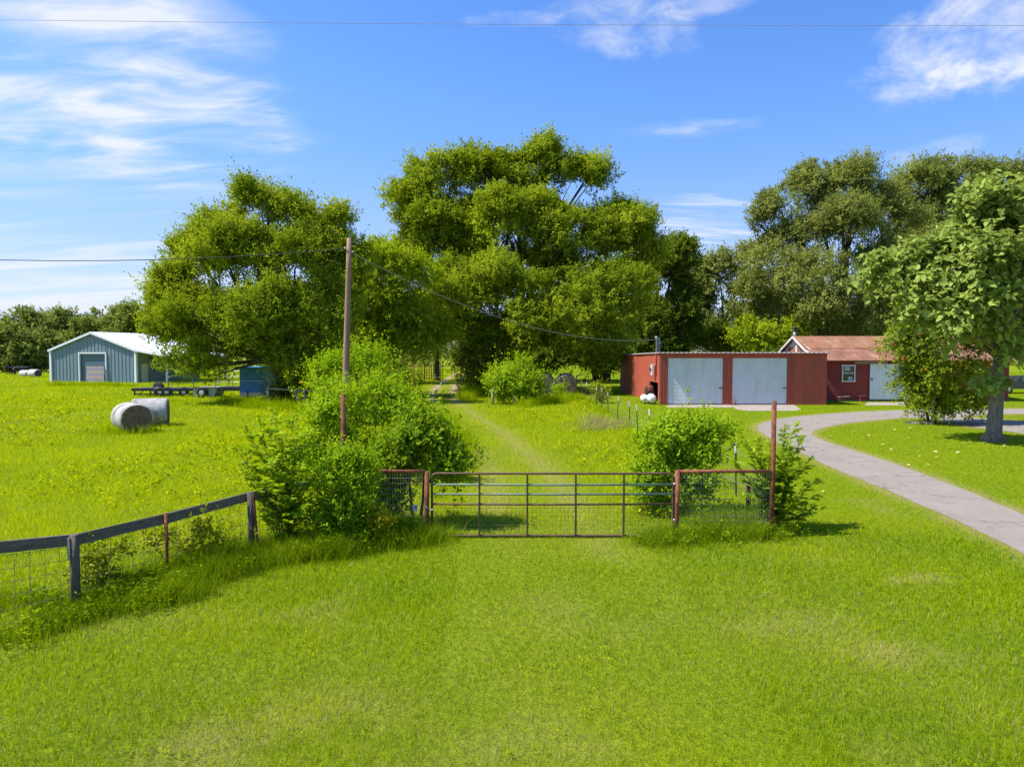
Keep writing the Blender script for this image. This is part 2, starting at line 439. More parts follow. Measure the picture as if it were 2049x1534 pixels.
SUMAC = leaf_material('sumac_leaf', (0.16, 0.23, 0.012), (0.42, 0.46, 0.03), 0.36, 0.0, 0.4, tip=(0.30, 0.11, 0.02))
YEL = leaf_material('yellow_leaf', (0.34, 0.34, 0.012), (0.72, 0.62, 0.02), 0.36, 0.02)
VINE = leaf_material('vine_leaf', (0.10, 0.165, 0.013), (0.34, 0.42, 0.03), 0.36, 0.01, 0.35, tip=(0.30, 0.20, 0.03))
GRASS = leaf_material('grass_blade', (0.115, 0.245, 0.003), (0.49, 0.545, 0.011), 0.45, 0.0, 0.5)
DRYG = leaf_material('dry_grass_blade', (0.30, 0.26, 0.09), (0.50, 0.42, 0.19), 0.30, 0.03, 0.5)
WEED = leaf_material('tall_weed_blade', (0.07, 0.15, 0.006), (0.32, 0.42, 0.014), 0.42, 0.0, 0.5)
RED_FL = material('trumpet_flower', (0.62, 0.10, 0.025), 0.6)

# ------------------------------------------------------------------ helpers: foliage (numpy)
def unit(a):
    return a / np.maximum(np.linalg.norm(a, axis=-1, keepdims=True), 1e-9)
def rnd_unit(n):
    return unit(rng.normal(size=(n, 3)))
def mesh_np(name, verts, faces_n, tint=None, smooth=False):
    """verts (K,n,3): every item one polygon with n corners (or faces_n = list of corner index tuples per item)"""
    K, n, _ = verts.shape
    me = bpy.data.meshes.new(name)
    me.vertices.add(K * n)
    me.vertices.foreach_set('co', np.ascontiguousarray(verts, np.float32).reshape(-1))
    base = (np.arange(K) * n)[:, None]
    sizes = [len(f) for f in faces_n]
    idx = np.concatenate([base + np.array(f)[None, :] for f in faces_n], axis=1)    # K x sum(sizes)
    me.loops.add(idx.size)
    me.loops.foreach_set('vertex_index', idx.reshape(-1).astype(np.int32))
    me.polygons.add(K * len(faces_n))
    tot = np.tile(np.array(sizes), K)
    st = np.concatenate([[0], np.cumsum(tot)[:-1]])
    me.polygons.foreach_set('loop_start', st.astype(np.int32))
    if tint is not None:
        a = me.attributes.new('tint', 'FLOAT', 'POINT')
        a.data.foreach_set('value', np.repeat(tint.astype(np.float32), n))
    me.update(calc_edges=True)
    me.validate()
    return me
def leaves(name, pos, d, nrm, L, W, mat, parent, tint, shape='diamond', label=None, curl=0.0):
    d = unit(d); sd = unit(np.cross(d, nrm)); nn = np.cross(sd, d)
    L = L[:, None]; W = W[:, None]
    o = wloc(parent) if parent is not None else Vector((0, 0, 0))
    pos = pos - np.array([o.x, o.y, o.z])
    if shape == 'diamond':
        fold = nn * (W * 0.18)
        v = np.stack([pos, pos + d * L * .45 + sd * W * .5 + fold, pos + d * L, pos + d * L * .45 - sd * W * .5 + fold], 1)
        f = [(0, 1, 2), (0, 2, 3)]
    else:
        fold = nn * (W * 0.16); dr = -nn * (L * curl)
        v = np.stack([pos, pos + d * L * .22 + sd * W * .46 + fold, pos + d * L * .62 + sd * W * .40 + fold + dr * .4,
                      pos + d * L + dr, pos + d * L * .62 - sd * W * .40 + fold + dr * .4, pos + d * L * .22 - sd * W * .46 + fold], 1)
        f = [(0, 1, 2, 3), (0, 3, 4, 5)]
    me = mesh_np(name, v, f, tint)
    return link_mesh(name, me, mat, parent, label)

def crown(blobs, clusters, crad, sprays, slen, nleaf, lsize, up=0.45, out=0.7, jit=0.10, droop=0.10,
          shell=0.5, leafup=0.6, aspect=0.6, holes=0, hole_r=1.2, along=0.5, tvar=0.22, zmin=0.3, lobes=8, lead=1.35, fill=.28):
    """blobs > clusters > sprays > leaves. Returns arrays (pos, dir, normal, length, width, tint) and the cluster centres."""
    blobs = np.array(blobs, float)
    mid = np.average(blobs[:, :3], axis=0, weights=blobs[:, 3] ** 2)
    lb = blobs
    if lobes:
        ll = []
        for q in blobs:                                          # every lobe of the outline carries its own rounded boughs
            k = max(3, int(round(lobes * rng.uniform(.7, 1.2))))
            uu = rnd_unit(k) + unit((q[:3] - mid)[None, :]) * .35 + np.array([0, 0, .25]); uu = unit(uu)
            ss = rng.uniform(.62, .98, k); rr = q[3:6].mean() * rng.uniform(.26, .50, k)
            for i in range(k):
                c0 = q[:3] + uu[i] * q[3:6] * ss[i]
                ll.append((*c0, rr[i] * rng.uniform(.9, 1.35), rr[i] * rng.uniform(.9, 1.35), rr[i] * rng.uniform(.6, .9)))
        lb = np.array(ll)
    if lobes and fill > 0:
        fb = blobs.copy(); fb[:, 3:6] *= .80
        w = np.concatenate([lb[:, 3] * lb[:, 4] / (lb[:, 3] * lb[:, 4]).sum() * (1 - fill), fb[:, 3] * fb[:, 4] / (fb[:, 3] * fb[:, 4]).sum() * fill])
        lb = np.concatenate([lb, fb])
    else:
        w = lb[:, 3] * lb[:, 4]
    w = w / w.sum()
    bi = rng.choice(len(lb), clusters, p=w)
    ow = unit(lb[bi, :3] - mid)
    u = unit(rnd_unit(clusters) + (ow * .35 + np.array([0, 0, .42]) if lobes else 0)); s = shell + (1 - shell) * rng.random(clusters) ** 0.6
    ltint = rng.normal(0, tvar * .55, len(lb))[bi]
    c = lb[bi, :3] + u * lb[bi, 3:6] * s[:, None]
    # drop clusters buried deep inside the whole crown (nobody sees them)
    keep = np.ones(clusters, bool)
    for b in blobs:
        q = (((c - b[:3]) / np.maximum(b[3:6] * 0.55, 1e-3)) ** 2).sum(1)
        keep &= (q > 1) | (rng.random(clusters) < 0.35)
    if holes:
        hc = c[rng.integers(0, clusters, holes)] + rng.normal(size=(holes, 3)) * 0.4
        for h in hc:
            keep &= (((c - h) ** 2).sum(1) > (hole_r * (0.6 + 0.8 * rng.random())) ** 2)
    c = c[keep]; u = u[keep]; k = len(c); ltint = ltint[keep]
    csz = crad * (0.6 + 0.8 * rng.random(k)); ctint = rng.normal(0, tvar * 0.5, k) + ltint
    S = k * sprays
    ci = np.repeat(np.arange(k), sprays)
    su = rnd_unit(S)
    sd = unit(u[ci] * out + su * 0.9 + np.array([0, 0, up]))
    ld_ = (np.arange(S) % sprays) == 0                       # one leading shoot per cluster
    sd[ld_] = unit(u[ci][ld_] * (out + .2) + su[ld_] * .25 + np.array([0, 0, up + .25]))
    sb = c[ci] + su * (csz[ci] * 0.45)[:, None]
    sl = slen * (0.5 + 0.9 * rng.random(S)) * (csz[ci] / crad) * np.where(ld_, lead, 1.0)
    stint = ctint[ci] + rng.normal(0, tvar * 0.3, S)
    N = S * nleaf
    si = np.repeat(np.arange(S), nleaf)
    t = rng.random(N)
    pos = sb[si] + sd[si] * (sl[si] * t)[:, None] + rng.normal(size=(N, 3)) * (jit * np.where(ld_[si], .5, 1.0) * (1.25 - 0.8 * t))[:, None]
    pos[:, 2] -= droop * t * t * sl[si]
    ld = unit(sd[si] * along + rnd_unit(N) * 0.75 + np.array([0, 0, -0.12]))
    nr = unit(rnd_unit(N) * 0.48 + su[si] * 0.40 + u[ci][si] * 0.55 + np.array([0, 0, leafup]))
    ln = lsize * (0.6 + 0.7 * rng.random(N))
    tint = np.clip(0.42 + stint[si] + rng.normal(0, tvar * 0.35, N) + 0.18 * (t - 0.5), 0, 1)
    ok = pos[:, 2] > zmin
    return (pos[ok], ld[ok], nr[ok], ln[ok], ln[ok] * aspect, tint[ok]), c

def bend(a, b, k=0.15, n=6, sag=0.0):
    a, b = Vector(a), Vector(b); L = (b - a).length
    off = Vector((random.uniform(-1, 1), random.uniform(-1, 1), random.uniform(-.3, .8))) * (L * k)
    return [a.lerp(b, t) + off * (4 * t * (1 - t)) * 0.6 - Vector((0, 0, sag * L * 4 * t * (1 - t))) for t in [i / (n - 1) for i in range(n)]]

def make_tree(name, label, cat, base, trunk_r, fork_z, blobs, leaf_mat, bark, group=None, clusters=400, crad=1.0, sprays=12, slen=1.2,
              nleaf=14, lsize=0.18, shape='diamond', limbs=True, stems=1, curl=0.0, crown_name='crown', lean=(0, 0), twigs=120, flare=1.5, **kw):
    base = Vector((base[0], base[1], 0))
    # a lobe's measured outline includes its leaf sprays: leave room for them
    blobs = [(*b[:3], *[max(r - .62 * crad, .42 * r) for r in b[3:6]]) for b in blobs]
    th = thing(name, label, cat, base, group)
    A, cc = crown(blobs, clusters, crad, sprays, slen, nleaf, lsize, **kw)
    mb = MB()
    forks = []
    for sidx in range(stems):
        ang = 2 * math.pi * sidx / max(stems, 1) + 0.6
        sp = 0.0 if stems == 1 else trunk_r * 1.6
        b0 = base + Vector((math.cos(ang) * sp, math.sin(ang) * sp, -0.15))
        f = base + Vector((math.cos(ang) * sp * 3 + lean[0], math.sin(ang) * sp * 3 + lean[1], fork_z))
        m1 = b0.lerp(f, .12); m2 = b0.lerp(f, .55) + Vector((random.uniform(-.2, .2), random.uniform(-.2, .2), 0)) * fork_z * 0.12
        mb.tube([b0, m1, m2, f], [trunk_r * flare, trunk_r * 1.06, trunk_r * .82, trunk_r * .66], 14)
        forks.append((f, m2))
    if limbs:
        for b in blobs:
            c = Vector(b[:3]); f, m2 = min(forks, key=lambda q: (q[0] - c).length)
            st = m2.lerp(f, random.uniform(0.5, 1.0)) if c.z < fork_z + 2.5 else f
            r0 = trunk_r * random.uniform(.38, .55)
            path = bend(st, c, 0.10, 7)
            mb.tube(path, [r0 * (1 - .72 * i / 6) for i in range(7)], 7)
            for _ in range(3):
                t = random.uniform(.4, .95); q = path[int(t * 6)]
                uu = Vector((random.gauss(0, 1), random.gauss(0, 1), random.gauss(.2, .8))).normalized()
                e = c + Vector((uu.x * b[3], uu.y * b[4], uu.z * b[5])) * .8
                if e.z > .6: mb.tube(bend(q, e, .12, 5), [r0 * .30 * (1 - .8 * i / 4) for i in range(5)], 5)
    # fine twigs from the crown's heart to some of the leaf clusters
    if twigs:
        pick = rng.choice(len(cc), min(twigs, len(cc)), replace=False)
        bc = np.array([b[:3] for b in blobs])
        for i in pick:
            e = Vector(cc[i]); j = int(np.argmin(((bc - cc[i]) ** 2).sum(1)))
            s0 = Vector(bc[j]).lerp(e, .25)
            rr = max(trunk_r * .10, .012)
            mb.tube(bend(s0, e, .10, 4), [rr, rr * .8, rr * .55, rr * .25], 4, False)
    mb.build('trunk', bark, th)
    leaves(crown_name, *A[:5], leaf_mat, th, A[5], shape, None, curl)
    return th
def pb(Y, *specs):
    """crown lobes from (u, v, ru, rv, dY) measured on the photograph, at distance Y: real ellipsoids in metres"""
    o = []
    for s in specs:
        u, v, ru, rv = s[:4]; dY = s[4] if len(s) > 4 else 0.0
        c = P(u, v, Y + dY); k = (Y + dY) / FPX
        rd = s[5] if len(s) > 5 else (ru + rv) / 2 * k
        o.append((c.x, c.y, c.z, ru * k, rd, rv * k))
    return o

# value noise on the ground plane
def vnoise(x, y, scale, seed=0):
    x = x / scale + 1000.37 + seed * 17.13; y = y / scale + 1000.71 + seed * 7.7
    xi = np.floor(x).astype(np.int64); yi = np.floor(y).astype(np.int64)
    fx = x - xi; fy = y - yi; fx = fx * fx * (3 - 2 * fx); fy = fy * fy * (3 - 2 * fy)
    def h(a, b):
        n = (a * 374761393 + b * 668265263 + seed * 974634777) & 0xffffffff
        n = ((n ^ (n >> 13)) * 1274126177) & 0xffffffff
        return ((n ^ (n >> 16)) & 0xffff) / 65535.0
    return (h(xi, yi) * (1 - fx) + h(xi + 1, yi) * fx) * (1 - fy) + (h(xi, yi + 1) * (1 - fx) + h(xi + 1, yi + 1) * fx) * fy
def fbm(x, y, scale, seed=0, o=3):
    t = 0; a = 0.5; n = 0
    for i in range(o):
        t = t + a * vnoise(x, y, scale / 2 ** i, seed + i); n += a; a *= .5
    return t / n
def inpoly(x, y, poly):
    r = np.zeros(x.shape, bool); n = len(poly)
    for i in range(n):
        x1, y1 = poly[i][0], poly[i][1]; x2, y2 = poly[(i + 1) % n][0], poly[(i + 1) % n][1]
        if y1 == y2: continue
        r ^= ((y1 > y) != (y2 > y)) & (x < (x2 - x1) * (y - y1) / (y2 - y1) + x1)
    return r
def track_x(y):
    """centre line of the two-rut farm track as a function of distance"""
    return np.interp(y, [5, 13, 20, 30, 40, 50, 60, 75, 95, 130], [0.9, 0.7, 0.2, -1.3, -3.3, -4.9, -5.9, -6.9, -7.6, -8.5])

# fence lines
FENCE_PTS = [(-12.3, 9.3), (-5.72, 9.33), (-5.0, 10.46), (-4.25, 11.66), (-3.75, 12.4), (-3.2, 13.0)]

# ------------------------------------------------------------------ the ground, driveway, aprons
def smooth_poly(pts, n=6, jitter=0.0):
    """closed Catmull-Rom through the points"""
    o = []; m = len(pts)
    for i in range(m):
        p0, p1, p2, p3 = (Vector(pts[(i + k) % m]) for k in (-1, 0, 1, 2))
        for k in range(n):
            t = k / n
            q = 0.5 * ((2 * p1) + (p2 - p0) * t + (2 * p0 - 5 * p1 + 4 * p2 - p3) * t * t + (3 * p1 - p0 - 3 * p2 + p3) * t ** 3)
            if jitter: q += Vector((random.uniform(-1, 1), random.uniform(-1, 1), 0)) * jitter
            o.append((q.x, q.y))
    return o
lower = [(2300, 1245), (2049, 1106), (1900, 1036), (1780, 982), (1690, 946), (1610, 910), (1548, 880), (1521, 862), (1520, 850), (1560, 838), (1640, 829), (1740, 823), (1850, 819), (1960, 818), (2080, 818), (2300, 819)]
upper = [(2300, 828), (2080, 828), (1990, 829), (1925, 833), (1960, 836), (2010, 840), (2080, 846), (2300, 862), (2300, 905), (2080, 872), (2010, 862), (1940, 853), (1890, 845), (1840, 836), (1770, 839), (1700, 846), (1650, 855), (1626, 867), (1650, 882), (1720, 904), (1820, 938), (1930, 980), (2049, 1030), (2300, 1135)]
DRIVE = smooth_poly([G(*p) for p in lower + upper], 5, 0.035)
APRON = [[G(1338, 809.5), G(1462, 809.5), G(1466, 815.5), G(1332, 815.5)],
         [G(1463, 809.5), G(1588, 809.5), G(1603, 819), G(1590, 822), G(1490, 822), G(1470, 818)],
         [G(1735, 805), G(1815, 805), G(1822, 811), G(1730, 811)]]
SHED = (9.56, 20.4, 45.3, 61.8)
HOUSE = (21.6, 34.6, 48.7, 57.0)

def ground_fields(x, y):
    """dry (0..1) and lush (0..1) of the sward at a place: wear, mowing and weeds, not light"""
    d = np.abs(x - track_x(y))
    rut = np.exp(-((d - 0.85) / 0.35) ** 2) * np.clip((y - 9) / 6, 0, 1)
    band = np.exp(-(d / 2.2) ** 2) * np.clip((y - 10) / 8, 0, 1)
    n1 = fbm(x, y, 3.2, 3); n2 = fbm(x, y, 9.0, 9); n3 = fbm(x, y, 0.9, 21)
    dry = 0.09 * band * (0.2 + 1.2 * n1) + 0.42 * rut * np.clip((n1 - .25) * 4, 0, 1) + 0.22 * np.clip((n2 - 0.5) * 4, 0, 1) * (n1)
    # bleached patch close to the camera, where the lane turns in
    dry = dry + 0.75 * np.exp(-(((x + 1.7) / 1.5) ** 2 + ((y - 5.7) / 1.0) ** 2)) * np.clip((n3 - .3) * 2, 0, 1)
    dry = dry + 0.9 * np.clip((n3 - 0.70) * 7, 0, 1) * np.exp(-(((x - 5.3) / 1.6) ** 2 + ((y - 9.4) / 1.7) ** 2))
    dry = dry + 0.22 * np.clip((fbm(x, y, 1.3, 41) - .66) * 6, 0, 1) * (y < 16)
    rim = (x > 4) & (y > 10) & (y < 45) & (x < 40)
    if rim.any():
        rx, ry = x[rim], y[rim]; dd = np.full(rx.shape, 9.0)
        for (ax, ay), (bx, by) in zip(DRIVE, DRIVE[1:] + DRIVE[:1]):
            ex, ey = bx - ax, by - ay
            if ax > 45 and bx > 45: continue
            t = np.clip(((rx - ax) * ex + (ry - ay) * ey) / (ex * ex + ey * ey + 1e-9), 0, 1)
            dd = np.minimum(dd, np.hypot(rx - ax - t * ex, ry - ay - t * ey))
        dry = dry.copy(); dry[rim] += .95 * np.exp(-(dd / .28) ** 2) * (.35 + n3[rim])
    past = ((x < -3.5) & (y > 12 + (x + 3.2) * 0.0)) | ((x > -3.5) & (x < 5.4) & (y > 14))
    lush = 0.5 + 0.5 * (n2 - .5) + 0.25 * (n1 - .5)
    lawn = (x > 5.4) & (y > 14)
    lush = lush + .20 * np.sin((x + .45 * (y - 12)) * 1.9 + 3.0 * fbm(x, y, 4.0, 131)) * (y < 13.5) * (n1 + .2)      # mowing swathes
    lush = lush + 0.18 * lawn + 0.10 * ((y < 13) & ~past) - 0.16 * past
    return np.clip(dry, 0, 1), np.clip(lush, 0, 1), past, lawn, rut

def build_ground():
    ys = np.concatenate([np.arange(-30, 4, 2.0), np.arange(4, 40, 0.3), np.arange(40, 120, 1.0), np.arange(120, 400, 12), np.geomspace(400, 3500, 14)])
    xs = np.concatenate([-np.geomspace(3500, 62, 22), np.arange(-60, -20, 1.0), np.arange(-20, 20, 0.3), np.arange(20, 61, 1.0), np.geomspace(62, 3500, 22)])
    X, Y = np.meshgrid(xs, ys); nx, ny = len(xs), len(ys)
    near = np.exp(-((X / 60) ** 2 + ((Y - 40) / 70) ** 2))
    Z = 0.0 * X
    far = np.clip((np.hypot(X, Y) - 230) / 900, 0, 1); Z = Z + 5.0 * far ** 1.3
    v = np.stack([X, Y, Z], -1).reshape(-1, 3)
    i = np.arange(nx * ny).reshape(ny, nx)
    q = np.stack([i[:-1, :-1], i[:-1, 1:], i[1:, 1:], i[1:, :-1]], -1).reshape(-1, 4)
    me = bpy.data.meshes.new('ground')
    me.vertices.add(len(v)); me.vertices.foreach_set('co', v.astype(np.float32).reshape(-1))
    me.loops.add(q.size); me.loops.foreach_set('vertex_index', q.reshape(-1).astype(np.int32))
    me.polygons.add(len(q)); me.polygons.foreach_set('loop_start', (np.arange(len(q)) * 4).astype(np.int32))
    dry, lush, _, _, rut = ground_fields(X.ravel(), Y.ravel())
    dirt = rut * np.clip((Y.ravel() - 44) / 6, 0, 1) * np.clip((118 - Y.ravel()) / 12, 0, 1)
    for nm, val in (('dry', dry), ('lush', lush), ('dirt', dirt)):
        a = me.attributes.new(nm, 'FLOAT', 'POINT'); a.data.foreach_set('value', val.astype(np.float32))
    me.update(calc_edges=True)
    m = bpy.data.materials.new('pasture_ground'); m.use_nodes = True
    nt = m.node_tree; N = nt.nodes; L = nt.links; b = N['Principled BSDF']
    b.inputs['Roughness'].default_value = 1.0; b.inputs['Specular IOR Level'].default_value = 0.05
    def attr(n):
        a = N.new('ShaderNodeAttribute'); a.attribute_name = n; return a.outputs['Fac']
    def mix(f, a, bb):
        x = N.new('ShaderNodeMix'); x.data_type = 'RGBA'
        L.new(f, x.inputs['Factor'])
        for s, k in ((a, 'A'), (bb, 'B')):
            if isinstance(s, tuple): x.inputs[k].default_value = (*s, 1)
            else: L.new(s, x.inputs[k])
        return x.outputs['Result']
    tc = N.new('ShaderNodeTexCoord')
    def nz(s, d=6, lo=.3, hi=.7):
        n = N.new('ShaderNodeTexNoise'); n.inputs['Scale'].default_value = s; n.inputs['Detail'].default_value = d; n.inputs['Roughness'].default_value = .65
        L.new(tc.outputs['Object'], n.inputs['Vector'])
        r = N.new('ShaderNodeMapRange'); r.inputs['From Min'].default_value = lo; r.inputs['From Max'].default_value = hi
        L.new(n.outputs['Fac'], r.inputs['Value']); return r.outputs[0]
    c = mix(attr('lush'), (0.28, 0.33, 0.008), (0.155, 0.26, 0.006))
    c = mix(nz(0.22), c, (0.235, 0.30, 0.008))
    fine = nz(9.0, 8, .25, .75)
    hs = N.new('ShaderNodeHueSaturation'); L.new(c, hs.inputs['Color'])
    r = N.new('ShaderNodeMapRange'); r.inputs['To Min'].default_value = .5; r.inputs['To Max'].default_value = 1.2; L.new(fine, r.inputs['Value'])
    L.new(r.outputs[0], hs.inputs['Value'])
    c = mix(attr('dry'), hs.outputs[0], (0.30, 0.25, 0.085))
    c = mix(attr('dirt'), c, (0.34, 0.25, 0.17))
    L.new(c, b.inputs['Base Color'])
    bp = N.new('ShaderNodeBump'); bp.inputs['Strength'].default_value = .8; bp.inputs['Distance'].default_value = .08
    L.new(fine, bp.inputs['Height']); L.new(bp.outputs[0], b.inputs['Normal'])
    o = link_mesh('ground', me, m)
    tag(o, 'green pasture and mown lawn reaching to the tree line', None, None, 'structure')
build_ground()

def asphalt_material():
    m = bpy.data.materials.new('cracked_driveway'); m.use_nodes = True
    nt = m.node_tree; N = nt.nodes; L = nt.links; b = N['Principled BSDF']
    b.inputs['Roughness'].default_value = .95; b.inputs['Specular IOR Level'].default_value = .15
    tc = N.new('ShaderNodeTexCoord')
    def nz(s, lo, hi, d=8, rough=.6):
        n = N.new('ShaderNodeTexNoise'); n.inputs['Scale'].default_value = s; n.inputs['Detail'].default_value = d; n.inputs['Roughness'].default_value = rough
        L.new(tc.outputs['Object'], n.inputs['Vector'])
        r = N.new('ShaderNodeMapRange'); r.inputs['From Min'].default_value = lo; r.inputs['From Max'].default_value = hi
        L.new(n.outputs['Fac'], r.inputs['Value']); return n, r.outputs[0]
    def mix(f, a, bb):
        x = N.new('ShaderNodeMix'); x.data_type = 'RGBA'; L.new(f, x.inputs['Factor'])
        for s, k in ((a, 'A'), (bb, 'B')):
            if isinstance(s, tuple): x.inputs[k].default_value = (*s, 1)
            else: L.new(s, x.inputs[k])
        return x.outputs['Result']
    _, f0 = nz(.5, .3, .7); c = mix(f0, (0.215, 0.176, 0.132), (0.285, 0.240, 0.185))
    _, f1 = nz(28, .35, .75, 4); c = mix(f1, c, (0.31, 0.285, 0.255))
    _, f2 = nz(60, .62, .72, 3); c = mix(f2, c, (0.15, 0.135, 0.12))
    _, f4 = nz(1.1, .60, .74); c = mix(f4, c, (0.185, 0.155, 0.122))
    _, f5 = nz(3.2, .55, .8); c = mix(f5, c, (0.32, 0.28, 0.225))
    n, _ = nz(1.6, .3, .7)
    vv = N.new('ShaderNodeMix'); vv.data_type = 'RGBA'; vv.inputs['Factor'].default_value = .62
    L.new(tc.outputs['Object'], vv.inputs['A']); L.new(n.outputs['Color'], vv.inputs['B'])
    vo = N.new('ShaderNodeTexVoronoi'); vo.feature = 'DISTANCE_TO_EDGE'; vo.inputs['Scale'].default_value = 1.1
    L.new(vv.outputs['Result'], vo.inputs['Vector'])
    r = N.new('ShaderNodeMapRange'); r.inputs['From Min'].default_value = .022; r.inputs['From Max'].default_value = .006
    L.new(vo.outputs['Distance'], r.inputs['Value'])
    mu = N.new('ShaderNodeMath'); mu.operation = 'MULTIPLY'; L.new(r.outputs[0], mu.inputs[0]); L.new(f0, mu.inputs[1])
    mu2 = N.new('ShaderNodeMath'); mu2.operation = 'MULTIPLY'; mu2.inputs[1].default_value = .8; L.new(mu.outputs[0], mu2.inputs[0])
    c = mix(mu2.outputs[0], c, (0.10, 0.088, 0.07))
    L.new(c, b.inputs['Base Color'])
    bp = N.new('ShaderNodeBump'); bp.inputs['Strength'].default_value = .35; bp.inputs['Distance'].default_value = .03
    L.new(f1, bp.inputs['Height']); L.new(bp.outputs[0], b.inputs['Normal'])
    return m
def flat_poly(name, poly, z, mat, label):
    import bmesh
    bm = bmesh.new()
    f = bm.faces.new([bm.verts.new((p[0], p[1], z)) for p in poly])
    if f.normal.z < 0: f.normal_flip()
    bmesh.ops.triangulate(bm, faces=[f])
    me = bpy.data.meshes.new(name); bm.to_mesh(me); bm.free()
    return tag(link_mesh(name, me, mat), label, None, None, 'structure')
flat_poly('driveway', DRIVE, 0.006, asphalt_material(), 'cracked pale grey driveway curving round the lawn')
for i, a in enumerate(APRON):
    a2 = smooth_poly([Vector((p.x, p.y, 0)) for p in a], 1, 0.0)
    flat_poly('concrete_apron', a2, 0.010, M['concrete'], ['thin concrete strip under the left white roller door', 'rounded concrete apron before the right white roller door', 'concrete step pad under the white sliding door'][i])

# ------------------------------------------------------------------ grass (nobody could count it)
EXCL = [DRIVE] + [[(p.x, p.y) for p in a] for a in APRON] + \
       [[(b[0] - .1, b[2] - .1), (b[1] + .1, b[2] - .1), (b[1] + .1, b[3] + .1), (b[0] - .1, b[3] + .1)] for b in (SHED, HOUSE)]
def blades(name, x, y, h, w, tint, mat, bendy=0.5, bent=True, label='', lean=None, z0=-0.01):
    n = len(x); a = rng.random(n) * 2 * np.pi
    sd = np.stack([np.cos(a), np.sin(a), np.zeros(n)], 1)
    ln = rng.normal(size=(n, 2)) * bendy
    if lean is not None: ln = ln + lean
    tip = np.stack([ln[:, 0] * h, ln[:, 1] * h, h * np.sqrt(np.clip(1 - (ln ** 2).sum(1) * .4, .15, 1))], 1)
    p = np.stack([x, y, np.full(n, z0)], 1)
    W = w[:, None]
    if bent:
        mid = p + tip * np.array([.32, .32, .58])
        v = np.stack([p - sd * W * .5, p + sd * W * .5, mid + sd * W * .42, mid - sd * W * .42, p + tip], 1)
        me = mesh_np(name, v, [(0, 1, 2, 3), (3, 2, 4)], tint)
    else:
        v = np.stack([p - sd * W * .5, p + sd * W * .5, p + tip], 1)
        me = mesh_np(name, v, [(0, 1, 2)], tint)
    return tag(link_mesh(name, me, mat), label, 'grass', None, 'stuff')
def fence_dist(x, y):
    d = np.full(x.shape, 1e9)
    for (ax, ay), (bx, by) in zip(FENCE_PTS[:-1], FENCE_PTS[1:]):
        dx, dy = bx - ax, by - ay
        t = np.clip(((x - ax) * dx + (y - ay) * dy) / (dx * dx + dy * dy), 0, 1)
        d = np.minimum(d, np.hypot(x - ax - t * dx, y - ay - t * dy))
    return d
def free(x, y):
    k = np.ones(len(x), bool)
    jx = (fbm(x, y, .5, 101) - .5) * .7; jy = (fbm(x, y, .5, 111) - .5) * .7      # ragged turf edges
    for e in EXCL: k &= ~inpoly(x + jx, y + jy, e)
    return k
def grass_batch(n, r0, r1, pw, wscale):
    r = (r0 ** pw + (r1 ** pw - r0 ** pw) * rng.random(n)) ** (1 / pw)      # density per square metre falls with distance
    a = (rng.random(n) - .5) * 1.75
    x = r * np.sin(a); y = r * np.cos(a)
    k = free(x, y); x, y, r = x[k], y[k], r[k]
    dry, lush, past, lawn, rut = ground_fields(x, y)
    dirt = rut * np.clip((y - 44) / 6, 0, 1)
    k = (rng.random(len(x)) > dirt * 1.1) & (rng.random(len(x)) > dry * .45)
    x, y, r, dry, lush, past, lawn = (q[k] for q in (x, y, r, dry, lush, past, lawn))
    m = len(x)
    tuft = fbm(x, y, .55, 61, 2); mid = fbm(x, y, 2.2, 71)
    h = np.where(past, .115, np.where(lawn, .05, .08)) * (.55 + .9 * rng.random(m)) * (.6 + .8 * tuft) * (1 + .5 * past * (mid - .4))
    h *= np.where(np.abs(x - track_x(y)) < 1.6, .6, 1.0) * (1 - .45 * dry)
    h *= 1 + .35 * (r / 60)
    w = wscale * (.0042 * (r / 8) ** .85) * (.7 + .6 * rng.random(m))
    tint = np.clip(.36 + .50 * (mid - .5) + .34 * (tuft - .5) - .22 * (lush - .5) + .40 * dry + .20 * past + rng.normal(0, .17, m), 0, 1)
    isdry = rng.random(m) < np.clip(dry * .6 + .012, 0, .7)
    near = r < 15
    for nm, sel, bent, label in (('near_grass', near, True, 'short green grass of the mown verge before the gate'),
                                 ('field_grass', ~near, False, 'green pasture and lawn grass running back to the trees')):
        for mt, dsel, pre in ((GRASS, ~isdry, ''), (DRYG, isdry, 'dry_')):
            q = sel & dsel
            blades(pre + nm, x[q], y[q], h[q], w[q], tint[q], mt, .42, bent, ('bleached straw blades among the ' if pre else '') + label)
grass_batch(1300000, 4.6, 150, 0.3, 1.25)

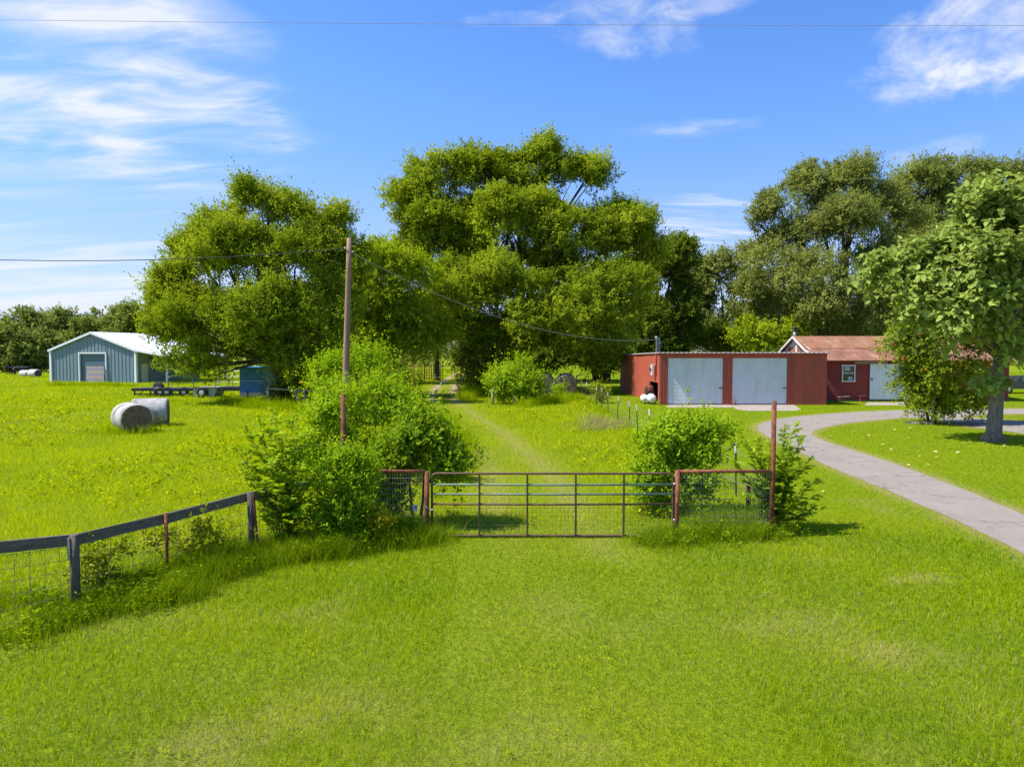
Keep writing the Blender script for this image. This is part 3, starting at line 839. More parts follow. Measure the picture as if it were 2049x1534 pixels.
# ------------------------------------------------------------------ blue metal barn on the left
def build_blue_barn():
    a = R(15); ca, sa = math.cos(a), math.sin(a)
    O = Vector((-41.9, 78.0, 0)); ex = Vector((ca, -sa, 0)); ey = Vector((sa, ca, 0)); ez = Vector((0, 0, 1))
    W, D, EV, RG = 11.8, 10.2, 3.68, 5.62
    def q(x, y, z): return O + ex * x + ey * y + ez * z       # x = 0 at the front right corner, -W at the left one
    b = thing('metal_barn', 'blue grey metal barn with white gable roof and open side porch', 'barn', q(-W / 2, 0, 0))
    slope = (RG - EV) / (W / 2)
    top = lambda x: EV + (W / 2 - abs(x - W / 2)) * slope
    dl, dr, dh = 4.05, 7.8, 3.25
    mb = MB()
    def front_bot(x): return dh if dl < x < dr else 0.0
    for x0, x1, bt in ((0, dl, 0), (dl, dr, dh), (dr, W, 0)):
        mb.ribbed(q(-W + x0, 0, 0), ex * (x1 - x0), ez, -ey, .5, .14, .05, top=lambda x, x0=x0: top(x + x0), bot=lambda x, bt=bt: bt)
    mb.ribbed(q(0, 0, 0), ey * D, ez * EV, ex, .5, .14, .05)
    mb.ribbed(q(-W, D, 0), -ey * D, ez * EV, -ex, .5, .14, .05)
    mb.ribbed(q(0, D, 0), -ex * W, ez, ey, .5, .14, .05, top=lambda x: top(x))
    mb.build('wall', M['blue_metal'], b)
    mb = MB()
    ov = .25
    for sgn in (-1, 1):
        xr = -W / 2; xe = -W - ov if sgn < 0 else 0.0
        ze = EV - (ov * slope if sgn < 0 else 0)
        mb.ribbed(q(xr, -ov, RG + .10), ey * (D + 2 * ov), q(xe, -ov, ze + .10) - q(xr, -ov, RG + .10), ez, .5, .06, .035, thick=.05)
    mb.ribbed(q(0, -ov, EV + .10), ey * (D + 2 * ov), q(4.25, -ov, 3.12) - q(0, -ov, EV + .10), ez, .5, .06, .035, thick=.05)
    rf = mb.build('roof', M['roof_white'], b)
    mb = MB()
    mb.beam(q(-W / 2, -ov - .03, RG + .0), q(-W - ov, -ov - .03, EV - ov * slope - .02), .05, .24, ez)
    mb.beam(q(-W / 2, -ov - .03, RG + .0), q(0, -ov - .03, EV - .02), .05, .24, ez)
    mb.beam(q(0, -ov - .03, EV - .02), q(4.25, -ov - .03, 3.0), .05, .22, ez)
    mb.beam(q(4.28, -ov, 3.0), q(4.28, D + ov, 3.0), .05, .22, ez)
    mb.build('roof_trim', M['trim_white'], rf)
    for x in (-W - .03, .03):
        MB().box(q(x, -.05, EV / 2), (.26, .26, EV), -a).build('corner_trim', M['trim_white'], b)
    d = MB()
    for k in range(9):
        d.box(q(-W + (dl + dr) / 2, .12, .18 + k * .355), (dr - dl, .05, .34), -a)
    dd = d.build('roller_door', M['blue_dark'], b)
    f = MB()
    f.box(q(-W + dl, -.06, dh / 2), (.14, .2, dh), -a); f.box(q(-W + dr, -.06, dh / 2), (.14, .2, dh), -a)
    f.box(q(-W + (dl + dr) / 2, -.06, dh + .07), (dr - dl + .14, .2, .14), -a)
    f.build('door_frame', M['trim_white'], dd)
    MB().box(q(.08, 1.15, 1.07), (.08, .95, 2.14), -a).build('side_door', M['white_dirty'], b)
    for y in (0.0, 4.8, 9.8):
        MB().box(q(4.1, y, 1.5), (.2, .2, 3.0), -a).build('porch_post', M['blue_metal'], b)
    MB().box(q(.16, 2.0, 2.72), (.2, .16, .2), -a).build('wall_lamp', M['dark'], b)
    # boards stacked on edge in front of the roller door
    s = thing('board_stack', 'stack of pinkish weathered boards leaning on the barn roller door', 'board stack', q(-W + 6.6, -.4, 0))
    for k in range(9):
        z = .1 + k * .205
        MB().box(q(-W + 6.5 + random.uniform(-.05, .05), -.30, z), (2.45, .10, .185), -a).build('board', M['lumber_blue'] if k % 3 == 1 else M['lumber'], s)
build_blue_barn()

# ------------------------------------------------------------------ long red shed with two roller doors
def build_red_shed():
    X0, X1, Y0, Y1 = SHED; ez = Vector((0, 0, 1))
    b = thing('red_shed', 'long low red metal shed with two white roller doors', 'shed', ((X0 + X1) / 2, Y0, 0))
    tp = 3.36
    mb = MB()
    # front: fascia above the doors, columns, plain panels at the right end
    doors = ((10.11, 13.70), (14.29, 17.85)); DH = 3.06
    mb.box(((X0 + X1) / 2, Y0 + .05, (DH + tp) / 2), (X1 - X0, .10, tp - DH))
    for x0, x1 in ((X0, 10.11), (13.70, 14.29), (17.85, 18.25)):
        n = max(2, round((x1 - x0) / .19))
        mb.box(((x0 + x1) / 2, Y0 + .08, DH / 2 - .002), (x1 - x0, .10, DH))
        for k in range(n):
            mb.box((x0 + (k + .5) * (x1 - x0) / n, Y0 + .03, DH / 2 + .01), (.085, .06, DH - .03))
    for k in range(3):
        w = (X1 - 18.25) / 3
        mb.box((18.25 + (k + .5) * w, Y0 + .06 + .004 * (k % 2), DH / 2 - .002), (w - .012, .10, DH))
    # left side with a low opening near the front
    zr = 3.16
    side = lambda y: tp + (zr - tp) * (y - Y0) / (Y1 - Y0)
    oy0, oy1, oh = 45.75, 48.6, 1.42
    def wallx(x, y0, y1, zb):
        mb.add([(x, y0, zb), (x, y1, zb), (x, y1, side(y1)), (x, y0, side(y0)), (x + .08, y0, zb), (x + .08, y1, zb), (x + .08, y1, side(y1)), (x + .08, y0, side(y0))],
               [(0, 1, 2, 3), (7, 6, 5, 4), (0, 4, 5, 1), (1, 5, 6, 2), (2, 6, 7, 3), (3, 7, 4, 0)])
    wallx(X0, Y0 + .13, oy0, 0); wallx(X0, oy0, oy1, oh)
    ys = [oy1, 51.0, 53.6, 56.4, 59.2, Y1]
    for i, (ya, yb) in enumerate(zip(ys[:-1], ys[1:])): wallx(X0 + (.02 if i % 2 else .0), ya, yb - .012, -.05)
    mb.box(((X0 + X1) / 2, Y1 - .05, 1.55), (X1 - X0 - .3, .1, 3.1)); mb.box((X1 - .06, (Y0 + Y1) / 2 + .1, 1.6), (.1, Y1 - Y0 - .4, 3.2))
    mb.build('wall', M['red'], b)
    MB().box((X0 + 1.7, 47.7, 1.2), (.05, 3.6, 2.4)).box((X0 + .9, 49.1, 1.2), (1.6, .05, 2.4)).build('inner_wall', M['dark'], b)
    rf = MB().ribbed((X0 - .10, Y0 - .34, tp + .02), (X1 - X0 + .2, 0, 0), (0, Y1 - Y0 + .64, zr - tp), ez, .30, .12, .035, thick=.03).build('roof', M['roof_grey'], b)
    for i, (x0, x1) in enumerate(doors):
        d = MB(); n = 34; w = x1 - x0 - .03; hh = DH - .05
        vs = []; 
        for k in range(n):
            z0 = .04 + k * hh / n; z1 = .04 + (k + 1) * hh / n; dz = z1 - z0
            for f, off in ((0, 0.0), (.18, .020), (.5, .030), (.82, .020)): vs.append((z0 + dz * f, off))
        vs.append((.04 + hh, 0))
        pts = []; fs = []
        for z, off in vs: pts += [(x0 + .015, Y0 + .105 - off, z), (x1 - .015, Y0 + .105 - off, z)]
        for k in range(len(vs) - 1): fs.append((2 * k, 2 * k + 1, 2 * k + 3, 2 * k + 2))
        d.add(pts, fs, False)
        d.box(((x0 + x1) / 2, Y0 + .17, DH / 2), (w, .04, DH - .05))
        dd = d.build('roller_door', M['white_door'], b)
        MB().box((x1 - .16, Y0 + .06, 1.08), (.20, .05, .06)).build('handle', M['black_steel'], dd)
        MB().box(((x0 + x1) / 2, Y0 + .09, .035), (w, .06, .05)).build('bottom_seal', M['rubber'], dd)
    # conduit mast with weatherhead, meter box
    mast = MB().tube([(X0 - .05, 46.2, 1.9), (X0 - .05, 46.2, 4.28)], .045, 8).build('mast', M['red'], b)
    MB().lathe((X0 - .05, 46.2, 3.5), (0, 0, 1), [(0, .048), (.78, .048), (.80, .10), (.93, .07), (.97, .02)], 10).build('weatherhead', M['galv'], mast)
    mtr = MB().box((X0 - .12, 46.9, 2.25), (.22, .34, .72)).build('meter_box', M['white'], b)
    MB().lathe((X0 - .22, 46.9, 2.25), (-1, 0, 0), [(0, .10), (.09, .10), (.12, .07)], 12).build('meter_dial', M['glass'], mtr)
    MB().box((X0 - .08, 46.45, 2.05), (.12, .25, .95)).build('breaker_box', M['red'], b)
    # splashback of bare ground, small stub post between the doors
    MB().tube([(14.42, Y0 - .25, -.1), (14.42, Y0 - .25, .42)], .045, 8).build('door_stop', M['rust'], b)
    # post rising behind the front corner
    p = thing('wooden_post', 'short stout wooden pole rising behind the red shed corner', 'pole', (13.05, 62.6, 0))
    MB().tube([(13.05, 62.6, -.2), (13.05, 62.6, 4.75)], [.23, .20], 12).build('pole', M['pale_wood'], p)
    MB().beam((12.85, 62.37, 4.2), (13.3, 62.37, 4.2), .06, .10).build('bracket', M['galv'], p)
    # two white air tanks at the opening, with an old engine behind them
    for i, (x, y, r, L, lab) in enumerate(((9.14, 45.55, .295, 1.3, 'larger white tank lying end on beside the shed opening'),
                                           (8.78, 46.1, .26, 1.2, 'smaller white tank behind the larger one at the shed opening'))):
        t = thing('air_tank', lab, 'tank', (x, y, 0), 'white tanks by the shed opening')
        z = r + .08
        MB().lathe((x, y, z), (0.12, 1, 0), [(0, .02), (.02, r * .45), (.06, r * .72), (.13, r * .92), (.22, r), (L - .22, r), (L - .1, r * .85), (L, r * .3)], 24).build('tank_body', M['tank'], t)
        for yy in (.25, .9): MB().box((x + .1 * yy, y + yy, .05), (r * 1.3, .06, .16)).build('foot', M['engine'], t)
        MB().tube([(x, y - .01, z), (x, y - .09, z), (x + .02, y - .10, z - .06)], .03, 8).build('valve', M['engine'], t)
    e = thing('old_engine', 'greasy reddish engine block standing in the dark shed opening', 'engine', (9.35, 47.6, 0))
    eb = MB().box((9.35, 47.6, .62), (.55, .7, .62)).box((9.35, 47.6, .2), (.7, .9, .25)).build('engine_block', M['engine'], e)
    MB().lathe((9.35, 47.15, .95), (0, -1, 0), [(0, .22), (.05, .24), (.08, .22), (.09, .06)], 16).build('flywheel', M['rust_light'], e)
    MB().tube([(9.5, 47.6, .9), (9.5, 47.6, 1.2), (9.3, 47.3, 1.28)], .05, 8).build('pipe', M['engine'], e)
    for dx in (-.16, .0, .16): MB().lathe((9.35 + dx, 47.75, .92), (0, 0, 1), [(0, .07), (.16, .07), (.18, .05)], 8).build('cylinder', M['engine'], e)
build_red_shed()

# ------------------------------------------------------------------ old red board house with the rusted roof
def build_red_house():
    X0, X1, Y0, Y1 = HOUSE
    b = thing('red_house', 'old red board outbuilding with rusted tin roof and white sliding door', 'outbuilding', ((X0 + X1) / 2, Y0, 0))
    EV = 2.82; RG = 4.62; YM = (Y0 + Y1) / 2 + .2
    mb = MB(); n = 15
    dx0, dx1, dh = 24.86, 27.9, 2.62
    wx0, wx1, wz0, wz1 = 22.98, 23.83, 1.40, 2.50
    for k in range(n):                                    # lap boards, each tilted a little
        z0 = .12 + k * (EV - .12) / n; z1 = z0 + (EV - .12) / n + .01
        segs = [(X0, X1)]
        def cut(segs, a, c):
            o = []
            for s0, s1 in segs:
                if c <= s0 or a >= s1: o.append((s0, s1)); continue
                if a > s0: o.append((s0, a))
                if c < s1: o.append((c, s1))
            return o
        if z0 < dh - .1: segs = cut(segs, dx0, dx1)
        if z1 > wz0 + .05 and z0 < wz1 - .05: segs = cut(segs, wx0, wx1)
        for s0, s1 in segs:
            mb.add([(s0, Y0 - .03, z0), (s1, Y0 - .03, z0), (s1, Y0 - .005, z1), (s0, Y0 - .005, z1), (s0, Y0 + .05, z0), (s1, Y0 + .05, z0), (s1, Y0 + .05, z1), (s0, Y0 + .05, z1)],
                   [(0, 1, 2, 3), (0, 4, 5, 1), (3, 2, 6, 7), (0, 3, 7, 4), (1, 5, 6, 2)])
    mb.box(((X0 + X1) / 2, Y1, EV / 2), (X1 - X0, .1, EV)); mb.box((X0 + .05, (Y0 + Y1) / 2 + .03, EV / 2), (.08, Y1 - Y0 - .15, EV - .02)); mb.box((X1 - .05, (Y0 + Y1) / 2 + .03, EV / 2), (.08, Y1 - Y0 - .15, EV - .02))
    mb.build('wall', M['red_wood'], b)
    MB().box(((X0 + X1) / 2, Y0 + .02, .05), (X1 - X0 + .06, .16, .16)).build('sill_beam', M['post_wood'], b)
    MB().beam((26.1, Y0 - .06, 2.70), (23.8, Y0 - .06, 2.70), .06, .17).build('door_track_board', M['pale_wood'], b)
    # gable end facing left: white boards with two rust stained panels
    ym0, ym1 = Y0, Y1
    gz = lambda y: EV + (RG - EV) * (1 - abs(y - YM) / ((ym1 - ym0) / 2 + .2)) - .05
    MB().slab([(X0 + .012, ym0, EV - .3), (X0 + .012, ym1, EV - .3), (X0 + .012, ym1, gz(ym1)), (X0 + .012, YM, gz(YM)), (X0 + .012, ym0, gz(ym0))], (-1, 0, 0), .05).build('gable', M['white_dirty'], b)
    for ya, yb, za, zb in ((YM - 1.7, YM - .1, 3.3, 3.95), (YM + .3, YM + 1.5, 3.25, 3.8)):
        MB().box((X0 - .05, (ya + yb) / 2, (za + zb) / 2), (.03, yb - ya, zb - za)).build('rusted_patch', M['rust_roof'], b)
    # roof: steep upper sheets, flatter lower skirt, back slope
    ov = .35
    ym = YM; yk = YM - 2.05; zk = RG - .93; ye = Y0 - .5; ze = 2.86
    L = X1 - X0 + 2 * ov
    up = MB().ribbed((X0 - ov, ym, RG), (L, 0, 0), (0, yk - ym, zk - RG), (0, -.3, 1), .22, .10, .03, thick=.03)
    rf = up.build('roof', M['rust_roof'], b)
    MB().ribbed((X0 - ov + .05, yk + .12, zk + .0), (L - .1, 0, 0), (0, ye - yk - .12, ze - zk - .02), (0, -.2, 1), .22, .10, .03, thick=.03).build('lower_roof', M['rust_roof2'], b)
    MB().ribbed((X1 + ov, ym, RG), (-L, 0, 0), (0, Y1 + .4 - ym, 2.75 - RG), (0, .3, 1), .22, .10, .03, thick=.03).build('back_roof', M['rust_roof'], b)
    MB().beam((X0 - ov - .03, ym, RG - .06), (X0 - ov - .03, yk, zk - .06), .05, .14).beam((X0 - ov - .03, yk, zk - .07), (X0 - ov - .03, ye, ze - .08), .05, .14).beam((X0 - ov - .03, ym, RG - .06), (X0 - ov - .03, Y1 + .3, 2.74), .05, .14).build('barge_board', M['white_dirty'], rf)
    for x, y in ((24.4, 51.4), (27.0, 51.9)):
        MB().beam((x, y, RG - .30), (x + 1.5, y - .9, RG - .62), .04, .03).build('loose_batten', M['pale_wood'], rf)
    c = MB().tube([(X0 - .15, YM + .15, 4.3), (X0 - .15, YM + .15, 5.05)], .12, 12).build('flue_pipe', M['galv'], b)
    MB().lathe((X0 - .15, YM + .15, 5.03), (0, 0, 1), [(0, .13), (.02, .20), (.10, .20), (.12, .14), (.2, .14), (.22, .22), (.30, .16), (.34, .03)], 14).build('flue_cap', M['black_steel'], c)
    # window: frame with two sashes
    f = MB()
    t = .07
    f.box(((wx0 + wx1) / 2, Y0 - .05, wz1), (wx1 - wx0 + .14, .09, t)); f.box(((wx0 + wx1) / 2, Y0 - .05, wz0), (wx1 - wx0 + .14, .11, t))
    f.box((wx0, Y0 - .045, (wz0 + wz1) / 2), (t, .09, wz1 - wz0 - t)); f.box((wx1, Y0 - .045, (wz0 + wz1) / 2), (t, .09, wz1 - wz0 - t))
    f.box(((wx0 + wx1) / 2, Y0 - .04, (wz0 + wz1) / 2 + .02), (wx1 - wx0 - t, .07, .05))
    w = f.build('window', M['white'], b)
    MB().box(((wx0 + wx1) / 2, Y0 + .0, (wz0 + wz1) / 2), (wx1 - wx0 - .02, .02, wz1 - wz0 - .02)).build('pane', M['glass'], w)
    MB().box((23.33, Y0 - .02, 2.27), (.38, .02, .30)).build('curtain', M['curtain'], w)
    MB().box((23.55, Y0 - .02, 1.60), (.3, .02, .22)).build('curtain', M['curtain'], w)
    # white ribbed sliding door
    d = MB().ribbed((dx0, Y0 - .12, .14), (dx1 - dx0, 0, 0), (0, 0, dh - .16), (0, -1, 0), .21, .08, .03, thick=.03).build('sliding_door', M['white'], b)
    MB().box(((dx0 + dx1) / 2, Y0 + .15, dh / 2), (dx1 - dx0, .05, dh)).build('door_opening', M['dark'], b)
    MB().box((dx0 + .12, Y0 - .17, 1.55), (.06, .05, .16)).build('handle', M['black_steel'], d)
    # bits of timber lying at the foot of the wall
    for i, (x0, x1, z, lab) in enumerate(((22.6, 23.4, .36, 'pale plank end propped against the red wall under the window'), (24.0, 24.5, .42, 'red painted board end leaning beside the white sliding door'))):
        pl = thing('plank', lab, 'plank', (x0, Y0 - .3, 0))
        MB().beam((x0, Y0 - .35, z - .04), (x1, Y0 - .3, z), .14, .05).build('board', M['pale_wood'] if i == 0 else M['red_wood'], pl)
        MB().box(((x0 + x1) / 2 - .1, Y0 - .32, z / 2 - .04), (.12, .12, z)).build('support_block', M['post_wood'] if i == 0 else M['red_wood'], pl)
build_red_house()

# ------------------------------------------------------------------ parked car at the right edge
def build_car():
    o = Vector((42.4, 58.5, 0))
    c = thing('parked_car', 'dark grey car parked beyond the red house at right edge', 'car', o)
    prof = [(-2.2, .38), (-2.25, .75), (-1.9, .95), (-1.0, 1.02), (-.35, 1.45), (1.0, 1.48), (1.75, 1.05), (2.2, .98), (2.28, .45)]
    mb = MB(); hw = .88
    ring = lambda y, k: [(o.x + x, o.y + y, z if z < 1.06 else 1.06 + (z - 1.06) * k) for x, z in prof]
    vs = []
    for y, ins in ((-hw, 0.0), (-hw * .96, .0), (hw * .96, .0), (hw, .0)):
        for x, z in prof:
            yy = y * (1 - .16 * max(0, z - 1.0) / .45)
            vs.append((o.x + x * (1 if abs(y) < hw else .985), o.y + yy, z))
    n = len(prof); fs = [tuple(range(n)), tuple(reversed(range(3 * n, 4 * n)))]
    for r in range(3):
        for i in range(n): fs.append((r * n + i, r * n + (i + 1) % n, (r + 1) * n + (i + 1) % n, (r + 1) * n + i))
    mb.add(vs, fs); mb.build('body', M['car'], c)
    for x0, x1 in ((-.72, .25), (.33, 1.25)):
        MB().slab([(o.x + x0, o.y - hw - .01, 1.04), (o.x + x1, o.y - hw - .01, 1.04), (o.x + min(x1, 1.05), o.y - hw * .86, 1.40), (o.x + max(x0 + .28, -.33) if x0 < 0 else o.x + x0, o.y - hw * .86, 1.40)], (0, -1, 0), .012).build('side_window', M['glass'], c)
    for x in (-1.4, 1.45):
        for y in (-hw + .08, hw - .08):
            w = MB().lathe((o.x + x, o.y + y - .11, .33), (0, 1, 0), [(0, .20), (.01, .31), (.04, .33), (.18, .33), (.22, .30)], 20).build('wheel', M['rubber'], c)
            MB().lathe((o.x + x, o.y + y - .125, .33), (0, 1, 0), [(0, .03), (.01, .17), (.03, .19)], 14).build('rim', M['rim'], w)
    MB().box((o.x - 2.2, o.y - .6, .78), (.08, .34, .14)).build('headlight', M['glass'], c)
build_car()

# ------------------------------------------------------------------ pipe gate and its two braced fence panels
YG = 12.72                                   # distance of the gate line
SG = YG / FPX
def gx(u): return (u - 1024.5) * SG
def gz(v): return P(1024, v, YG).z
def wire_panel(mb, x0, x1, z0, z1, nx, nz, y, r=.0024):
    for i in range(nx + 1):
        x = x0 + (x1 - x0) * i / nx
        mb.tube([(x, y, z0), (x + random.uniform(-.004, .004), y + random.uniform(-.01, .01), (z0 + z1) / 2), (x, y, z1)], r, 4, False)
    for j in range(nz + 1):
        z = z0 + (z1 - z0) * j / nz
        mb.tube([(x0, y + .004, z), ((x0 + x1) / 2, y + .004 + random.uniform(-.01, .01), z + random.uniform(-.004, .004)), (x1, y + .004, z)], r, 4, False)
def build_gate():
    xl, xr = gx(863), gx(1349); zt, zb = gz(947), gz(1070)
    g = thing('farm_gate', 'wide rusty tubular farm gate closed across the grassy track', 'gate', ((xl + xr) / 2, YG, 0))
    r = .022
    cr = .07
    f = MB()
    f.tube([(xl, YG, zb + .0), (xl, YG, zt - cr), (xl + cr * .3, YG, zt - cr * .3), (xl + cr, YG, zt), (xr - cr, YG, zt), (xr - cr * .3, YG, zt - cr * .3), (xr, YG, zt - cr), (xr, YG, zb), (xr - cr, YG, zb - .012), (xl + cr, YG, zb - .012), (xl, YG, zb)], r, 8)
    f.build('gate_frame', M['brown_rail'], g)
    for v, m in ((969, 'green_rail'), (988, 'green_rail'), (1008, 'brown_rail')):
        z = gz(v); MB().tube([(xl, YG, z), ((xl + xr) / 2, YG, z - .008), (xr, YG, z)], r * .92, 8).build('rail', M[m], g)
    for u in (959, 1055.5, 1153, 1250):
        MB().beam((gx(u), YG - .012, zb), (gx(u), YG - .012, zt), .035, .02, (0, 1, 0)).build('upright', M['brown_rail'], g)
    w = MB(); wire_panel(w, xl + .02, xr - .02, zb + .02, gz(1008), 58, 7, YG + .02, .0017); w.build('wire_mesh', M['wire'], g)
    for v in (968, 1040):
        MB().tube([(xr, YG, gz(v)), (gx(1358), YG, gz(v))], .03, 8).build('hinge', M['galv'], g)
    ch = MB()
    for k in range(7):
        a = k / 6; p = Vector((gx(853), YG - .05, gz(1013))).lerp(Vector((gx(865), YG - .04, gz(1018))), a)
        ch.lathe((p.x, p.y, p.z - .03 * math.sin(math.pi * a)), (1, 0, 0) if k % 2 else (0, 0, 1), [(-.014, .007), (-.007, .016), (.007, .016), (.014, .007)], 6)
    ch.build('chain', M['chain'], g)
build_gate()
def build_brace(name, label, tall_u, tall_top, short_u, short_top, pipe_v, right):
    t = thing(name, label, 'fence panel', (gx((tall_u + short_u) / 2), YG, 0), 'braced pipe panels beside the gate')
    xt, xs = gx(tall_u), gx(short_u)
    MB().tube([(xt, YG + .02, -.2), (xt + .01, YG + .02, 1.2), (xt + .012, YG + .02, gz(tall_top))], .043, 12).build('tall_post', M['rust'], t)
    MB().tube([(xs - .01, YG, -.2), (xs, YG, gz(short_top))], .044, 12).build('gate_post', M['rust_light'] if right else M['rust'], t)
    zp = gz(pipe_v); d = .048 if xs < xt else -.048
    MB().tube([(xs + d * .8, YG, zp), ((xs + xt) / 2, YG, zp + .006), (xt - d, YG + .015, zp)], .031, 10).build('top_rail', M['rust_light'], t)
    a, c = sorted((xs, xt))
    w = MB(); wire_panel(w, a + .04, c - .04, .10, zp - .03, int((c - a) / .052), 11, YG + .055, .0021); w.build('wire_mesh', M['galv'], t)
build_brace('pipe_fence_panel', 'rusty pipe panel with tall post half buried in shrubs left of gate', 684, 789, 853, 943, 943, False)
build_brace('pipe_fence_panel', 'rusty pipe panel with tall post and wire mesh right of gate', 1550, 802, 1358, 941, 943, True)
bx = thing('small_box', 'small white plastic box hanging behind the mesh left of gate', 'box', P(831, 1016, 12.95))
bp_ = P(831, 1016, 12.95)
MB().box(bp_, (.085, .05, .11)).build('case', M['plastic_white'], bx)
MB().box(bp_ + Vector((.012, -.03, .025)), (.035, .015, .022)).build('lens_window', M['dark'], bx)

p = G(1497, 1018); mbp = MB().tube([(p.x, p.y, -.1), (p.x, p.y, .72)], .05, 10)
pp = thing('pipe_post', 'lone short brown pipe post standing behind the right mesh panel', 'post', (p.x, p.y, 0))
mbp.build('pipe', M['rust'], pp)
MB().lathe((p.x, p.y, .72), (0, 0, 1), [(0, .052), (.015, .052), (.02, .04)], 10).build('pipe_cap', M['rust_light'], pp)

# ------------------------------------------------------------------ T-post wire fence running away on the right
def build_wire_fence():
    t = thing('wire_fence', 'barbed wire fence on dark steel posts with white tips', 'fence', (5.3, 16.4, 0))
    ys = [15.1, 16.4, 19.4, 24.0, 26.8, 29.4, 31.9, 35.2, 38.6, 41.6, 44.6, 48.0, 51.5, 55.2, 59, 63, 67, 71, 75.5, 80]
    xs = [5.28 + .004 * (y - 16) + random.uniform(-.05, .05) for y in ys]
    hs = [random.uniform(1.18, 1.32) for _ in ys]
    lean = [(random.uniform(-.05, .05), random.uniform(-.03, .03)) for _ in ys]
    for x, y, h, l in list(zip(xs, ys, hs, lean))[1:]:
        at = lambda z: (x + l[0] * z, y + l[1] * z, z)
        pb_ = MB().beam(at(-.1), at(h - .24), .046, .012).beam((at(-.1)[0], at(-.1)[1] + .02, -.1), (at(h - .24)[0], at(h - .24)[1] + .02, h - .24), .012, .04)
        po = pb_.build('post', M['tpost'], t)
        MB().beam(at(h - .24), at(h), .046, .012).beam((at(h - .24)[0], at(h - .24)[1] + .02, h - .24), (at(h)[0], at(h)[1] + .02, h), .012, .04).build('white_tip', M['cap_white'], po)
    for z in (.35, .62, .86, 1.06):
        w = MB()
        pts = [(x - .03 + l[0] * z, y, z + random.uniform(-.02, .02)) for x, y, l in zip(xs, ys, lean)]
        w.tube(pts, .0045, 4, False); w.build('wire', M['galv'], t)
build_wire_fence()

# ------------------------------------------------------------------ board and woven wire fence in the left foreground
def build_board_fence():
    pts = [G(-330, 1345), G(152, 1219), G(335, 1162), G(503, 1114), G(640, 1077)]
    hts = [1.22, 1.26, 1.25, 1.25, 1.22]
    tv = [None, 1070, 1028, 985, 948]
    t = thing('board_fence', 'weathered top board fence with wooden posts and woven wire', 'fence', pts[1])
    tops = []
    for i, p in enumerate(pts):
        z = P(0, tv[i], p.y).z if tv[i] else hts[i]
        tops.append(Vector((p.x, p.y, z)))
    for i in (0, 1, 3, 4):
        p = pts[i]; r = .058 if i in (1, 0) else .056
        if i == 4: continue
        MB().tube([(p.x, p.y, -.2), (p.x + .004, p.y, .6), (p.x + .006, p.y, tops[i].z + .01)], [r * 1.04, r, r * .94], 12).build('post', M['post_wood'], t)
    p = pts[2]; MB().tube([(p.x, p.y, -.2), (p.x, p.y, tops[2].z + .02)], .026, 8).build('pipe_post', M['rust'], t)
    p = pts[3]; MB().beam((p.x + .13, p.y, -.1), (p.x + .07, p.y - .05, tops[3].z - .02), .04, .03).build('steel_post', M['rust'], t)
    # boards behind the posts: two lengths meeting at the first post
    off = Vector((-.05, .10, 0)); dz = Vector((0, 0, -.085))
    end = P(615, 966, 13.1); end = Vector((end.x, end.y, end.z))
    MB().beam(tops[0] + off + dz, tops[1] + off + dz + Vector((.02, 0, 0)), .04, .148).build('rail', M['board'], t)
    mid = tops[3] + off + dz
    rl = MB().beam(tops[1] + off + dz + Vector((.03, .01, 0)), tops[2] + off * .9 + dz, .04, .145).beam(tops[2] + off * .9 + dz + Vector((.012, .006, .001)), mid, .04, .142)
    rl.build('rail', M['board'], t)
    MB().beam(mid + Vector((.012, .006, .001)), end + Vector((0, 0, -.05)), .04, .15).build('rail', M['board'], t)
    # a knot hole and a pale strip of tin on the first post
    kh = P(101, 1092, (tops[0] + off).lerp(tops[1] + off, .84).y)
    s = pts[1]; MB().box((s.x - .035, s.y - .055, tops[1].z - .17), (.035, .02, .30)).build('tin_strip', M['galv'], t)
    w = MB()
    def along(a, b, n, z0, z1a, z1b, rows):
        d = (b - a); nrm = Vector((d.y, -d.x, 0)).normalized() * -.03
        for k in range(n + 1):
            q = a + d * (k / n) + nrm; zt = z1a + (z1b - z1a) * k / n
            w.tube([(q.x, q.y, z0), (q.x + random.uniform(-.01, .01), q.y, (z0 + zt) / 2), (q.x, q.y, zt)], .0032, 4, False)
        for j in range(rows):
            f = j / (rows - 1)
            w.tube([(a + d * u + nrm + Vector((0, 0, z0 + (z1a + (z1b - z1a) * u - z0) * f + random.uniform(-.012, .012)))) for u in (0, .25, .5, .75, 1)], .003, 4, False)
    for i in range(4):
        a, b = pts[i], pts[i + 1]
        along(a, b, max(3, int((b - a).length / .165)), .05, tops[i].z - .0, tops[i + 1].z - .0, 7)
    w.build('woven_wire', M['wire'], t)
build_board_fence()

# ------------------------------------------------------------------ utility pole and wires
POLE_T = P(699, 477, 31.0)
def build_pole():
    b = P(689, 860, 31.0)
    t = thing('utility_pole', 'tall bare brown wooden utility pole behind the left shrubs', 'utility pole', (b.x, 31.0, 0))
    pts = [Vector((b.x, 31, -.3)).lerp(POLE_T, k / 6) for k in range(7)]
    MB().tube(pts, [.165 - .055 * k / 6 for k in range(7)], 14).build('shaft', M['pole'], t)
    MB().tube([P(704, 504, 30.88), P(704, 504, 30.88) + Vector((.10, -.03, 0))], .03, 8).build('wire_hook', M['galv'], t)
    MB().lathe(P(693, 497, 30.86), (-1, 0, 0), [(0, .03), (.04, .05), (.08, .05), (.10, .02)], 10).build('insulator', M['marker'], t)
build_pole()
def wire_between(name, label, a, b, sag, r, mat, n=30):
    a, b = Vector(a), Vector(b)
    pts = [a.lerp(b, k / n) - Vector((0, 0, sag * 4 * (k / n) * (1 - k / n))) for k in range(n + 1)]
    tag(MB().tube(pts, r, 6).build(name, mat), label, 'wire')
